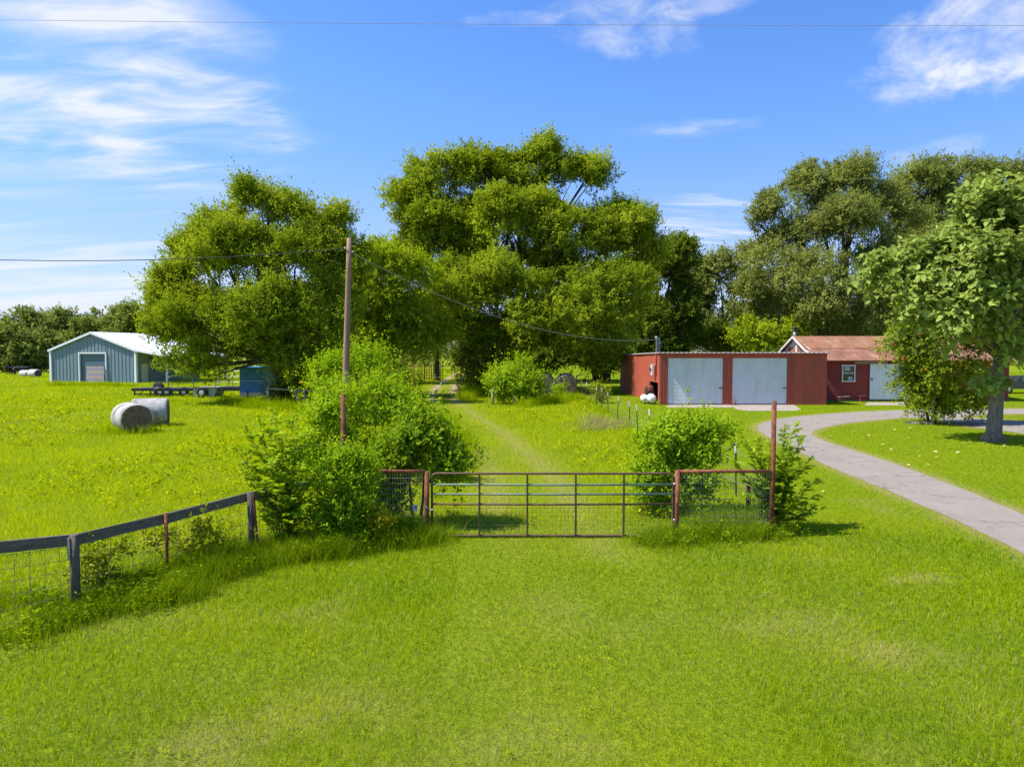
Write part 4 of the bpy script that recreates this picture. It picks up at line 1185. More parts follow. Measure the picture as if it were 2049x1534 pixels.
wire_between('service_wire', 'black service wire coming in from the left to the pole', P(-700, 470, 27.5), P(695, 497, 30.95), .75, .018, M['cable'])
wire_between('service_wire', 'grey service wire sagging from the pole to the shed mast', P(704, 506, 31.0), (SHED[0] - .05, 46.15, 4.25), 1.25, .013, M['cable_grey'])
wire_between('overhead_wire', 'thin overhead wire crossing the sky near the top', P(-300, 36, 15.0), P(2400, 51, 15.0), .06, .0042, M['cable_grey'])

# ------------------------------------------------------------------ hay bales
def bale(name, label, c, axis, r, L, mats, group, tilt=0.0, sag=.06):
    """round bale lying on the ground: roll with soft shoulders, spiral end faces as a part"""
    c = Vector(c); ax = Vector(axis).normalized()
    t = thing(name, label, 'hay bale', (c.x, c.y, 0), group)
    n = 28; prof = [(-L / 2, r * .90), (-L / 2 + .03, r * .955), (-L / 2 + .09, r * .995), (-L * .2, r), (-.02, r * .985), (.02, r * .985), (L * .2, r), (L / 2 - .09, r * .995), (L / 2 - .03, r * .955), (L / 2, r * .90)]
    a = ax.cross(Vector((0, 0, 1))).normalized(); u = a.cross(ax)
    vs = []; o = Vector((c.x, c.y, r * (1 - sag)))
    for d, rr in prof:
        for k in range(n):
            q = 2 * math.pi * k / n; w = rr * (1 + .010 * math.sin(5 * q + d * 3) + random.uniform(-.006, .006))
            v = o + ax * d + a * math.cos(q) * w * 1.03 + u * math.sin(q) * w
            vs.append((v.x, v.y, max(v.z, -.03)))
    fs = [(i * n + k, i * n + (k + 1) % n, (i + 1) * n + (k + 1) % n, (i + 1) * n + k) for i in range(len(prof) - 1) for k in range(n)]
    MB().add(vs, fs, True).build('net_wrap', mats[0], t)
    for sgn in (-1, 1):
        m = MB(); v2 = []; rings = [1, .8, .6, .4, .2]
        for i, f in enumerate(rings):
            for k in range(n):
                q = 2 * math.pi * k / n
                v = o + ax * sgn * (L / 2 - .004 + random.uniform(-.018, .022) * (i > 0)) + (a * math.cos(q) * 1.03 + u * math.sin(q)) * (r * .905 * f)
                v2.append((v.x, v.y, max(v.z, -.03)))
        f2 = [(i * n + k, i * n + (k + 1) % n, (i + 1) * n + (k + 1) % n, (i + 1) * n + k) for i in range(4) for k in range(n)] + [tuple(4 * n + k for k in range(n))]
        if sgn < 0: f2 = [tuple(reversed(f)) for f in f2]
        m.add(v2, f2).build('end_face', mats[1], t)
    return t
c1 = G(246, 867); c2 = G(290, 855)
ra = R(-22)
bale('round_bale', 'grey weathered round bale with dark end facing right in pasture', (c1.x + .0, c1.y + .72, 0), (math.cos(R(-47)), math.sin(R(-47)), 0), .64, 1.55, BALE_L, 'grey bales in the left pasture')
bale('round_bale', 'pale round bale tucked behind the dark ended bale in pasture', (c2.x - .12, c2.y + .75, 0), (math.cos(R(20)), math.sin(R(20)), 0), .66, 1.5, BALE_L, 'grey bales in the left pasture')
WORDS = ['nearest', 'second', 'third', 'rearmost']
for row, (u, side) in enumerate(((1092, 'left'), (1134, 'right'))):
    for k in range(4):
        g = P(u, 793, 55.2); y = 55.9 + k * 1.5
        bale('round_bale', f'{WORDS[k]} netted round bale of the {side} row under the tall trees', (g.x + .10 * k * (1 if row else .6), y + .35 * (1 - row), 0), (.06, 1, 0), .84, 1.36, BALE_R, 'netted bales in two rows under the trees')
for u, v, r, lab in ((51, 753, .46, 'smaller pale bale lying near the black cattle'), (69, 754, .54, 'larger pale bale with dark end near the black cattle')):
    g = G(u, v); bale('round_bale', lab, g, (.9, -.42, 0), r, 1.7, BALE_F, 'pale bales beside the cattle')

# ------------------------------------------------------------------ cattle
def cow(label, u, v, yaw, mat, s=1.0, graze=False):
    g = G(u, v)
    t = thing('cow', label, 'cow', g, 'cattle in the far left pasture')
    me = bpy.data.meshes.new('body')
    hd = (1.28, 0, .45) if graze else (1.28, 0, 1.28)
    hm = (1.52, 0, .22) if graze else (1.55, 0, 1.12)
    V = [(0, 0, .98), (.42, 0, 1.0), (.78, 0, 1.06), (1.05, 0, 1.12 if not graze else .86), hd, hm,
         (-.45, 0, 1.02), (-.78, 0, 1.08), (-.88, 0, .95), (-.95, .0, .45),
         (.62, .17, .72), (.62, .18, .42), (.60, .18, .04), (.62, -.17, .72), (.66, -.18, .42), (.68, -.18, .04),
         (-.66, .17, .78), (-.76, .18, .46), (-.70, .18, .04), (-.66, -.17, .78), (-.72, -.18, .46), (-.62, -.18, .04),
         (1.22, .15, hd[2] + .08), (1.22, -.15, hd[2] + .08)]
    E = [(0, 1), (1, 2), (2, 3), (3, 4), (4, 5), (0, 6), (6, 7), (7, 8), (8, 9), (1, 10), (10, 11), (11, 12), (1, 13), (13, 14), (14, 15), (6, 16), (16, 17), (17, 18), (6, 19), (19, 20), (20, 21), (4, 22), (4, 23)]
    rad = [.36, .35, .27, .17, .13, .085, .34, .26, .07, .03, .13, .075, .055, .13, .075, .055, .16, .085, .055, .16, .085, .055, .05, .05]
    me.from_pydata(V, E, [])
    o = bpy.data.objects.new('body', me); COL.objects.link(o); o.parent = t
    me.materials.append(mat)
    o.rotation_euler = (0, 0, yaw); o.scale = (s, s, s)
    o.modifiers.new('skin', 'SKIN'); ss = o.modifiers.new('sub', 'SUBSURF'); ss.levels = 1; ss.render_levels = 1
    for i, r in enumerate(rad):
        me.skin_vertices[0].data[i].radius = (r, r); me.skin_vertices[0].data[i].use_root = (i == 0)
cow('black cow facing the camera at the left of the herd', 21, 750, R(-80), M['cow_black'], .98)
cow('brown and white marked cow beside the black ones', 33, 750, R(170), M['cow_brown'], .85)
cow('black cow standing just left of the pale bales', 42, 750, R(20), M['cow_black'], .98)
cow('black cow grazing behind the pale bales', 56, 745, R(10), M['cow_black'], 1.05, True)
cow('black cow half hidden right of the pale bales', 79, 744, R(175), M['cow_black'], 1.05, True)
cow('black cow grazing next to the barn corner', 95, 744, R(200), M['cow_black'], 1.1, True)

# ------------------------------------------------------------------ trailers, pipe panels and scrap by the left tree
def wheel(parent, c, r, w, axis=(0, 1, 0), name='wheel'):
    c = Vector(c); ax = Vector(axis).normalized(); c = c - ax * w / 2
    o = MB().lathe(c, ax, [(0, r * .62), (.01, r * .9), (w * .22, r), (w * .78, r), (w - .01, r * .9), (w, r * .62)], 22).build(name, M['rubber'], parent)
    MB().lathe(c - ax * .015, ax, [(0, .03), (.01, r * .40), (.03, r * .58), (w + .02, r * .58)], 16).build('rim', M['rim'], o)
    return o
def build_flatbed():
    Y = 53.5; k = Y / FPX; X = lambda u: (u - 1024.5) * k; Z = lambda v: P(0, v, Y).z
    t = thing('flatbed_trailer', 'long low black flatbed trailer parked in the pasture', 'trailer', (X(325), Y, 0))
    zd = Z(778)
    d = MB().box(((X(262) + X(392)) / 2, Y + .9, zd), (X(392) - X(262), 1.9, .09))
    d.build('deck', M['black_steel'], t)
    d = MB()
    for y in (Y, Y + 1.8): d.beam((X(262), y, zd - .08), (X(392), y, zd - .08), .08, .14)
    d.beam((X(268), Y, zd - .40), (X(384), Y, zd - .40), .07, .09)
    for u in (268, 300, 344, 358): d.beam((X(u), Y, zd - .02), (X(u), Y, .12), .09, .09)
    d.beam((X(276), Y - .05, .1), (X(290), Y - .05, zd), .05, .05)
    d.build('frame', M['black_steel'], t)
    for u in (318, 332, 366):
        wheel(t, (X(u), Y + .12, .38), .38, .22)
    MB().tube([(X(308) , Y - .05, .1), (X(309), Y - .05, .52), (X(313), Y - .05, .68), (X(320), Y - .05, .7)], .02, 6).build('mudguard', M['galv'], t)
    MB().box((X(330), Y + .05, .16), (.5, .06, .12)).build('tail_light', M['rust_light'], t)
    w = thing('spare_tyre', 'upright black tyre leaning behind the flatbed trailer deck', 'tyre', (X(285), Y + 2.2, 0))
    MB().lathe((X(285), Y + 2.1, .52), (.35, 1, 0), [(0, .36), (.01, .48), (.06, .54), (.26, .54), (.31, .48), (.32, .36)], 24).build('tread', M['rubber'], w)
    MB().lathe((X(285), Y + 2.09, .52), (.35, 1, 0), [(0, .06), (.02, .30), (.05, .35)], 16).build('hub', M['engine'], w)
build_flatbed()
def build_small_trailer():
    Y = 52.3; k = Y / FPX; X = lambda u: (u - 1024.5) * k; Z = lambda v: P(0, v, Y).z
    t = thing('utility_trailer', 'grey rusty edged utility trailer with white wheel rim', 'trailer', (X(408), Y, 0))
    zt = Z(775); zb = Z(795)
    b = MB().slab([(X(386), Y, zb), (X(426), Y, zb), (X(433), Y, zt), (X(386), Y, zt)], (0, 1, 0), 1.7)
    b.build('box', material('dull_grey_panel', (0.27, 0.33, 0.34), .6, vary=.2, second=(.2, .12, .08), second_scale=3, second_amt=(.55, .7)), t)
    MB().beam((X(385), Y - .03, zt), (X(434), Y - .03, zt), .06, .08).build('rim_rail', M['rust_light'], t)
    wheel(t, (X(405), Y - .12, .40), .42, .22)
    MB().beam((X(430), Y - .03, zt + .05), (X(443), Y - .03, zt + .55), .10, .05).build('tailgate_arm', M['white_dirty'], t)
    MB().box(((X(434) + X(475)) / 2, Y + .9, zt - .12), (X(475) - X(434), 1.4, .3)).build('bed', M['black_steel'], t)
    MB().beam((X(432), Y + .1, .3), (X(433), Y + .1, .02), .08, .08).build('jack', M['black_steel'], t)
build_small_trailer()
def pipe_panel(name, label, a, b, h, rails, posts, mat, group, r=.028, z0=.25, cat='gate'):
    a, b = Vector(a), Vector(b)
    t = thing(name, label, cat, ((a + b) / 2), group)
    f = MB()
    for j in range(rails):
        z = z0 + (h - z0) * j / (rails - 1); f.tube([a + Vector((0, 0, z)), b + Vector((0, 0, z))], r, 6)
    f.build('rails', mat, t)
    for i in range(posts):
        q = a.lerp(b, i / (posts - 1)); MB().tube([q + Vector((0, 0, 0)), q + Vector((0, 0, h + .03))], r * 1.15, 6).build('upright', mat, t)
GN = material('dull_green_tube', (0.10, 0.16, 0.15), .6, vary=.2)
def gp(u, v): p = G(u, v); return (p.x, p.y, 0)
pipe_panel('tube_gate', 'dull green tube gate standing behind the flatbed trailer', gp(337, 790), gp(432, 781), 2.0, 4, 3, GN, 'tube gates behind the trailers')
pipe_panel('tube_gate', 'grey tube gate standing between the trailers and blue trailer', gp(438, 781), gp(522, 781), 1.75, 4, 4, M['galv'], 'tube gates behind the trailers')
def build_blue_trailer():
    Y = 48.6; k = Y / FPX; X = lambda u: (u - 1024.5) * k; Z = lambda v: P(0, v, Y).z
    t = thing('box_trailer', 'blue box trailer with white skirt half under the left tree', 'trailer', (X(505), Y, 0))
    x0, x1 = X(479), X(527)
    MB().box(((x0 + x1) / 2, Y + 1.9, 1.50), (x1 - x0, 3.8, 1.75)).build('box', M['trailer_blue'], t)
    MB().box(((x0 + x1) / 2, Y + 1.9, .50), (x1 - x0 + .02, 3.82, .26)).build('skirt', M['white_dirty'], t)
    MB().box(((x0 + x1) / 2, Y - .02, 1.42), (x1 - x0 - .1, .03, .05)).build('seam_strip', M['white_dirty'], t)
    MB().beam(((x0 + x1) / 2, Y + .1, .30), ((x0 + x1) / 2 + .1, Y - 1.1, .34), .10, .10).beam(((x0 + x1) / 2 - .5, Y + .1, .30), ((x0 + x1) / 2 + .1, Y - 1.1, .33), .08, .08).build('drawbar', M['black_steel'], t)
    MB().tube([(X(498), Y - .3, .05), (X(498), Y - .3, .75)], .05, 8).build('jack', M['black_steel'], t)
    for x in (x0 + .15, x1 - .15): wheel(t, (x, Y + 2.2, .33), .33, .2, (1, 0, 0))
build_blue_trailer()
def corner_fence(name, label, posts, rails, rpost, mat, group=None):
    t = thing(name, label, 'fence', posts[0][0], group)
    for (b, top, r) in posts: MB().tube([Vector(b) + Vector((0, 0, -.1)), Vector(top)], [r, r * .92], 10).build('post', mat, t)
    for a, b in rails: MB().tube([a, b], rpost, 8).build('rail', mat, t)
Y1_ = 44.0
q = lambda u, v: P(u, v, Y1_)
z0 = lambda u: Vector(((u - 1024.5) / FPX * Y1_, Y1_, 0))
corner_fence('wooden_fence', 'old grey wooden fence posts and rail under the left tree', [(z0(535), q(536, 773), .085), (z0(609), q(609, 779), .07), (z0(641), q(640, 782), .07)], [(q(537, 777), q(608, 782)), (q(610, 781), q(640, 783))], .055, M['pale_wood'])
lp = thing('leaning_post', 'grey timber leaning against the left tree trunk', 'post', z0(604))
MB().tube([z0(605) + Vector((0, -.3, -.05)), q(588, 777)], [.08, .07], 10).build('timber', M['pale_wood'], lp)
Y2_ = 45.4
q2 = lambda u, v: P(u, v, Y2_)
z2 = lambda u: Vector(((u - 1024.5) / FPX * Y2_, Y2_, 0))
corner_fence('wooden_fence', 'two pale wooden posts with a rail beside the middle bush', [(z2(986), q2(986, 774), .095), (z2(1027), q2(1027, 778), .08)], [(q2(988, 779), q2(1026, 780))], .05, M['pale_wood'])
mk = thing('marker_post', 'small grey blue marker post beside the farm track', 'marker', G(803, 801))
g = G(803, 801); MB().box((g.x, g.y, .32), (.16, .08, .74)).build('post', M['marker'], mk)
MB().box((g.x, g.y, .70), (.19, .10, .05)).build('cap', M['white_dirty'], mk)

# cattle pens at the end of the track
RP = M['rust']
pens = [((-15.6, 83, 0), (-12.5, 84, 0), 'rusty pen panel standing furthest left behind the shrubs'),
        ((-12.4, 84, 0), (-9.9, 79, 0), 'rusty pen panel angled towards the track on its left side'),
        ((-14.8, 89, 0), (-11.2, 90, 0), 'tall rusty pen panel at the back left of the pens'),
        ((-10.9, 87, 0), (-8.6, 87, 0), 'dense dark pen panel beside the trunk over the track'),
        ((-8.3, 96, 0), (-6.3, 96, 0), 'rusty pen panel just right of the trunk over the track'),
        ((-5.9, 99, 0), (-3.6, 99, 0), 'five rail pen gate at the far right end of the pens')]
for i, (a, b, lab) in enumerate(pens):
    pipe_panel('pen_panel', lab, a, b, 2.0 if i != 2 else 2.5, 6, 6 if i != 3 else 9, RP, 'rusty cattle pen panels at the track end', .03 if i != 3 else .045, .2, 'pen panel')
st = thing('gate_stump', 'dark wooden post at the right end of the cattle pens', 'post', (-6.15, 97, 0))
MB().tube([(-6.15, 97, -.1), (-6.15, 97, 2.0)], [.17, .14], 10).build('timber', M['post_wood'], st)

# ------------------------------------------------------------------ trees
def gxy(u, Y): return ((u - 1024.5) / FPX * Y, Y)
TALL = 'tall trees behind the fences'
make_tree('elm_tree', 'broad bright green tree left of the utility pole over the blue trailer', 'tree', gxy(592, 47), .34, 3.2,
          pb(47, (515, 425, 62, 66), (527, 378, 34, 30), (440, 472, 54, 46), (585, 455, 70, 58), (668, 458, 42, 44), (690, 425, 20, 20), (400, 520, 60, 60), (350, 585, 50, 55), (480, 540, 90, 80, -1.5), (590, 540, 100, 80, -1.5),
             (680, 560, 50, 90), (400, 640, 95, 65, -1), (345, 730, 30, 18, -1), (395, 738, 44, 20, -1.5), (440, 748, 30, 14, -2), (335, 610, 40, 40), (520, 640, 110, 80, -2.5), (630, 650, 90, 80, -2), (430, 700, 66, 34, -2), (585, 722, 66, 52, -2), (660, 740, 70, 60, -1), (340, 660, 35, 50)),
          ELM, M['bark'], TALL, clusters=2000, fill=.36, crad=.62, sprays=11, slen=.85, nleaf=18, lsize=.155, up=.75, out=.6, lobes=10, lead=1.45, jit=.10, droop=.05, holes=16, hole_r=.8, stems=2, twigs=160)
make_tree('elm_tree', 'largest tree with a wide domed crown behind the farm track', 'tree', gxy(985, 66), .62, 5.0,
          pb(64, (873, 370, 70, 60), (822, 415, 50, 55), (970, 360, 85, 62), (1079, 352, 75, 68), (1168, 365, 58, 60), (1235, 460, 75, 60), (1280, 510, 40, 60), (900, 470, 100, 75), (1020, 470, 110, 80, -2),
             (1140, 480, 100, 80, -2), (1030, 430, 80, 50, 2), (940, 500, 70, 50, 2), (885, 440, 60, 50, 2), (1080, 540, 80, 50, 1), (830, 520, 60, 75), (960, 590, 110, 75, -4), (1100, 600, 120, 80, -5), (1220, 590, 95, 85, -3), (1170, 672, 110, 50, -4), (1010, 672, 110, 46, -3), (880, 630, 70, 66, -1)),
          ELM, M['bark'], TALL, clusters=3300, fill=.42, crad=.80, sprays=12, slen=.85, nleaf=18, lsize=.205, lobes=10, up=.55, out=.65, jit=.13, droop=.08, holes=12, hole_r=1.0, stems=2, twigs=220)
make_tree('elm_tree', 'light green tree with low layered branches just right of the pole', 'tree', gxy(786, 56), .28, 3.0,
          pb(54, (760, 555, 70, 70), (800, 640, 80, 70), (735, 670, 60, 56), (700, 600, 45, 80), (835, 560, 50, 50), (850, 670, 60, 40), (740, 510, 40, 35)),
          ELM_B, M['bark'], TALL, clusters=560, crad=.70, sprays=11, slen=1.1, nleaf=18, lsize=.18, lobes=9, up=.0, out=.9, jit=.09, droop=.35, holes=5, hole_r=.9)
make_tree('elm_tree', 'slim dark trunked tree at the far end of the farm track', 'tree', gxy(874, 84), .36, 4.4,
          pb(84, (870, 655, 60, 40), (840, 640, 50, 40), (910, 640, 55, 40), (880, 610, 60, 50)),
          DARKL, M['bark'], TALL, clusters=200, crad=1.0, sprays=11, slen=1.2, nleaf=14, lsize=.30, holes=3)
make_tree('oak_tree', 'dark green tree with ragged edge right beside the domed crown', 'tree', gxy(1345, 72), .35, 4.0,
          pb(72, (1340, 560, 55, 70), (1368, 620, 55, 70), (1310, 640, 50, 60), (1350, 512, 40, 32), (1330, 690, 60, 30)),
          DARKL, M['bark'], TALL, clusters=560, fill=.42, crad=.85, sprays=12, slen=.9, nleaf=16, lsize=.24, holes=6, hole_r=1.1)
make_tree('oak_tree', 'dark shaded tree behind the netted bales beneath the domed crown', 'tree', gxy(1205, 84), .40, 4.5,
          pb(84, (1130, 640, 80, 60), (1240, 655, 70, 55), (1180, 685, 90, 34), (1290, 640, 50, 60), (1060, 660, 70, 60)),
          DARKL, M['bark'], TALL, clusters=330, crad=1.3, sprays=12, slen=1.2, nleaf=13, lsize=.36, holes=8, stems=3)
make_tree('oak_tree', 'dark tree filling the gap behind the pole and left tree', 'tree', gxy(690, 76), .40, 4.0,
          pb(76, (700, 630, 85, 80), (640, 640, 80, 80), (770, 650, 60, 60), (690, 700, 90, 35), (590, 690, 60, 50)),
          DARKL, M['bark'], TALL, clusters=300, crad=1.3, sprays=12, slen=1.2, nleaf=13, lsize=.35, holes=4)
make_tree('oak_tree', 'mid green open crowned tree behind the left shed doors', 'tree', gxy(1440, 82), .40, 4.5,
          pb(82, (1440, 560, 60, 55), (1420, 640, 70, 55), (1490, 600, 50, 65), (1503, 522, 45, 34), (1400, 595, 45, 55), (1460, 685, 70, 35)),
          OAK, M['bark'], TALL, clusters=520, fill=.42, crad=.95, sprays=12, slen=.95, nleaf=15, lsize=.26, holes=12, hole_r=1.2)
make_tree('oak_tree', 'tall olive green oak with reaching boughs behind the rusted roof', 'tree', gxy(1690, 70), .6, 5.5,
          pb(69, (1620, 380, 50, 50), (1680, 390, 60, 60), (1727, 345, 34, 40), (1560, 420, 50, 48), (1518, 448, 26, 40), (1600, 475, 80, 60), (1690, 480, 90, 70, -2), (1770, 440, 75, 75), (1580, 560, 90, 70, -2),
             (1680, 590, 110, 80, -4), (1770, 560, 90, 90, -3), (1560, 630, 70, 55), (1650, 655, 100, 40, -2), (1780, 650, 90, 50)),
          OAK, M['bark'], TALL, clusters=1950, fill=.46, crad=.85, sprays=12, slen=.85, nleaf=17, lsize=.195, lobes=10, up=.30, out=.65, jit=.14, droop=.18, holes=30, hole_r=1.25, twigs=220)
make_tree('oak_tree', 'tall olive green oak at the right edge behind the broad leaved tree', 'tree', gxy(1960, 76), .6, 5.5,
          pb(75, (1850, 385, 80, 62), (1930, 372, 70, 56), (2000, 365, 60, 48), (1900, 450, 100, 80), (2010, 440, 80, 80), (1850, 520, 90, 80), (1960, 540, 110, 90), (2090, 480, 80, 90), (1830, 620, 80, 70), (1950, 650, 110, 70), (2080, 620, 90, 100)),
          OAK, M['bark'], TALL, clusters=1500, fill=.46, crad=.95, sprays=12, slen=.9, nleaf=16, lsize=.23, lobes=9, up=.35, out=.65, jit=.15, holes=16, hole_r=1.2)
make_tree('young_tree', 'bright green young tree behind the shed roof beside the gable', 'tree', gxy(1505, 66), .12, 1.5,
          pb(66, (1497, 668, 26, 34), (1530, 676, 40, 26), (1570, 668, 40, 30), (1600, 640, 40, 30)), ELM_B, M['bark'], None, clusters=150, crad=.7, sprays=11, slen=.9, nleaf=12, lsize=.24)

# the broad leaved tree beside the driveway
make_tree('broadleaf_tree', 'near tree with big drooping leaves and stout grey trunk on lawn', 'tree', gxy(1992, 26.7), .255, 4.1,
          pb(26.7, (1975, 420, 70, 52), (2060, 430, 80, 70), (1890, 515, 80, 52), (1800, 540, 75, 42, .5), (1757, 572, 36, 34, .5), (1970, 530, 90, 60, -1), (2075, 560, 90, 80, -1), (1860, 598, 90, 42, -.5), (1960, 615, 80, 48, -1.2), (2085, 660, 70, 60),
                   (1830, 640, 45, 36), (1915, 665, 60, 34, -1), (2020, 680, 50, 36, -1), (1983, 762, 26, 18, -.5), (1995, 475, 80, 50, 1), (1940, 460, 50, 40, .5), (2030, 610, 60, 50, 1), (2160, 500, 100, 120), (2210, 620, 80, 90), (2100, 380, 80, 50)),
          BIGL, M['bark_grey'], None, clusters=560, crad=.55, sprays=6, slen=.55, nleaf=9, lsize=.25, shape='oval', curl=.22, up=-.05, out=.7, jit=.10, droop=.22, shell=.45, leafup=1.1, aspect=.72, along=.35,
          holes=10, hole_r=.55, twigs=150, zmin=1.9, flare=2.1, lean=(.10, 0), tvar=.18)
rt = thing('fallen_leaf_scatter', 'pale fallen leaves scattered on the lawn under the broad leaved tree', 'leaf litter', (0, 0, 0))
COL.objects.unlink(rt); bpy.data.objects.remove(rt)
n = 130
uu = rng.uniform(1640, 2120, n); vv = rng.uniform(848, 1000, n)
fp = np.array([G(u, v) for u, v in zip(uu, vv)]); fk = ~inpoly(fp[:, 0], fp[:, 1], DRIVE) & (rng.random(n) < np.exp(-((vv - 885) / 55) ** 2) + .15)
fp = fp[fk] + np.array([0, 0, .06]); n = len(fp)
lf = leaves('fallen_leaves', fp, rnd_unit(n) * np.array([1, 1, .15]), np.tile([0., 0., 1.], (n, 1)) + rng.normal(size=(n, 3)) * .25, rng.uniform(.07, .17, n), rng.uniform(.05, .11, n),
            leaf_material('pale_fallen_leaf', (0.38, 0.28, 0.06), (0.56, 0.46, 0.18), .15, .0), None, rng.random(n), 'oval', None, .15)
tag(lf, 'pale fallen leaves scattered on the lawn under the broad leaved tree', 'leaf litter', None, 'stuff')

# climber grown over its support post, between driveway and house
vt = make_tree('vine_shrub', 'tall climbing vine shrub with orange flowers on a pale post', 'shrub', gxy(1868, 33.5), .07, 1.2,
          pb(33.5, (1850, 625, 55, 45), (1828, 680, 55, 50), (1900, 660, 50, 60), (1840, 740, 50, 50), (1885, 755, 55, 60), (1850, 800, 42, 32), (1915, 800, 45, 26), (1940, 745, 40, 40), (1800, 705, 26, 40), (1960, 690, 40, 40), (1945, 810, 40, 12)),
          VINE, M['twig'], None, clusters=300, crad=.5, sprays=9, slen=.5, nleaf=12, lsize=.15, up=.1, out=.7, jit=.08, droop=.25, stems=3, limbs=True, twigs=60, zmin=.08)
for u, v in ((1808, 718), (1846, 742), (1836, 668), (1902, 655), (1786, 690)):
    q_ = P(u, v, 32.4)
    f_ = MB()
    for k in range(4):
        a_ = k * 1.57 + u; dv = Vector((math.cos(a_) * .10, -.06 - .03 * (k % 2), math.sin(a_) * .10))
        f_.lathe(q_ + dv * .3, dv, [(0, .014), (.05, .022), (.09, .045), (.10, .012)], 6)
    f_.build('flower', RED_FL, vt)
p = G(1865, 849)
sp = thing('support_post', 'slim pale grey support post at the foot of the vine shrub', 'post', (p.x, p.y, 0))
MB().tube([(p.x, p.y, -.1), (p.x + .05, p.y, 1.3), (p.x + .12, p.y + .02, 2.7)], [.075, .065, .06], 10).build('post', M['pale_wood'], sp)
MB().beam((p.x - 1.0, p.y + .45, .06), (p.x - .05, p.y + .02, .07), .10, .10).build('edging_log', M['pale_wood'], sp)

# shrubs round the gate
SH = 'shrubs grown up around the gate'
def shrub(label, u, Y, specs, mat, leaf, clusters, crad=.28, group=SH, stems=4, sprays=9, nleaf=11, slen=.34, name='shrub', zf=.35, tr=.022, **kw):
    clusters = int(clusters * .62); args = dict(lobes=7, lead=1.8, fill=.10, up=.65, out=.6, jit=leaf * .45, droop=.04, shell=.45, leafup=.7, aspect=.52, along=.5, zmin=.03, twigs=45)
    args.update(kw)
    return make_tree(name, label, 'shrub', gxy(u, Y), tr, zf, pb(Y, *specs), mat, M['twig'], group, clusters=clusters, crad=crad, sprays=sprays, slen=slen, nleaf=nleaf, lsize=leaf, stems=stems, **args)
shrub('bright shrub wrapped around the foot of the utility pole', 705, 33, [(700, 745, 60, 42), (742, 738, 38, 42), (652, 762, 46, 40), (690, 800, 70, 46), (765, 790, 42, 50), (720, 706, 26, 20)], BUSH, .13, 300, .5, slen=.65, zf=.8, tr=.05)
shrub('largest yellow green shrub rising behind the tall left gate post', 735, 18.4, [(722, 832, 88, 56), (660, 850, 46, 50), (782, 832, 50, 56), (820, 856, 46, 46), (700, 908, 80, 56), (800, 915, 60, 56), (640, 900, 40, 46), (650, 790, 26, 24), (760, 790, 40, 24)], BUSH, .088, 520, .34, slen=.42, zf=.6, tr=.04)
shrub('dense low shrub covering the foot of the tall left gate post', 690, 12.35, [(682, 955, 46, 55), (715, 985, 34, 55), (668, 1010, 40, 56), (702, 1055, 50, 40), (690, 1030, 50, 46), (732, 1045, 26, 36)], BUSH, .062, 430, .22, slen=.28, tvar=.24)
shrub('small yellow leaved shrub at the foot of left gate panel', 770, 12.2, [(770, 1054, 24, 22)], YEL, .052, 40, .15, stems=3, slen=.18, zf=.15, tr=.01, twigs=10)
shrub('dark glossy shrub leaning over the left end of the gate', 832, 13.7, [(850, 878, 58, 40), (888, 935, 38, 36), (822, 925, 50, 42), (902, 962, 26, 20), (775, 985, 50, 45), (790, 930, 40, 40), (770, 1030, 30, 22)], BUSH_D, .10, 270, .27, slen=.36, stems=2, zf=1.0, tr=.035)
def plumes(label, u, Y, tips, mat, leaf, twig=.34, per_m=9, pairs=8, aspect=.38, tr=.013, start=.25, spread=.6, group=SH, up=.9):
    """open shrub: arching stems run to measured tips, side twigs carry leaves in two ranks"""
    bx, by = gxy(u, Y); th = thing('shrub', label, 'shrub', (bx, by, 0), group)
    mb = MB(); PO = []; DI = []; NO = []; LE = []; TI = []
    for (tu, tv, dY) in tips:
        e = P(tu, tv, Y + dY); b0 = Vector((bx + random.uniform(-.12, .12), by + random.uniform(-.1, .1), -.05))
        hor = Vector((e.x - b0.x, e.y - b0.y, 0))
        n = 9; pts = [b0 + hor * (t ** 1.5) + Vector((random.uniform(-.015, .015), random.uniform(-.015, .015), (e.z - b0.z) * (t ** .85))) for t in [k / (n - 1) for k in range(n)]]
        rr = tr * random.uniform(.7, 1.1)
        mb.tube(pts, [rr * (1 - .85 * k / (n - 1)) for k in range(n)], 5)
        L_ = (e - b0).length; m = max(3, int(L_ * per_m)); tt0 = random.gauss(0, .12)
        for q in range(m + 1):
            t = start + (1 - start) * q / m; f = t * (n - 1); k = min(int(f), n - 2); p = pts[k].lerp(pts[k + 1], f - k)
            ax = (pts[k + 1] - pts[k]).normalized()
            d = (ax * random.uniform(.5, .9) * up + Vector((random.gauss(0, spread), random.gauss(0, spread), random.gauss(.05, .25)))).normalized()
            if q == m: d = ax
            tl = twig * random.uniform(.5, 1.15) * (1.15 - .45 * t)
            tp = [p, p + d * tl * .5 + Vector((0, 0, .01)), p + d * tl - Vector((0, 0, tl * .12))]
            mb.tube(tp, [.004, .003, .0015], 4, False)
            sdv = d.cross(Vector((0, 0, 1)))
            sdv = sdv.normalized() if sdv.length > .1 else Vector((1, 0, 0))
            for w in range(pairs):
                a = (w + .6) / pairs; c = p + d * tl * a - Vector((0, 0, tl * .12 * a * a))
                for sg in (-1, 1):
                    PO.append(c); DI.append(d * .55 + sdv * sg * .9 + Vector((random.gauss(0, .15), random.gauss(0, .15), random.gauss(-.12, .2))))
                    NO.append((random.gauss(0, .35), random.gauss(0, .35), 1)); LE.append(leaf * random.uniform(.65, 1.2)); TI.append(.45 + tt0 + random.gauss(0, .13) + .2 * (t - .5))
    mb.build('stem', M['twig'], th)
    LE = np.array(LE); leaves('foliage', np.array(PO), np.array(DI, float), np.array(NO, float), LE, LE * aspect, mat, th, np.clip(np.array(TI), 0, 1))
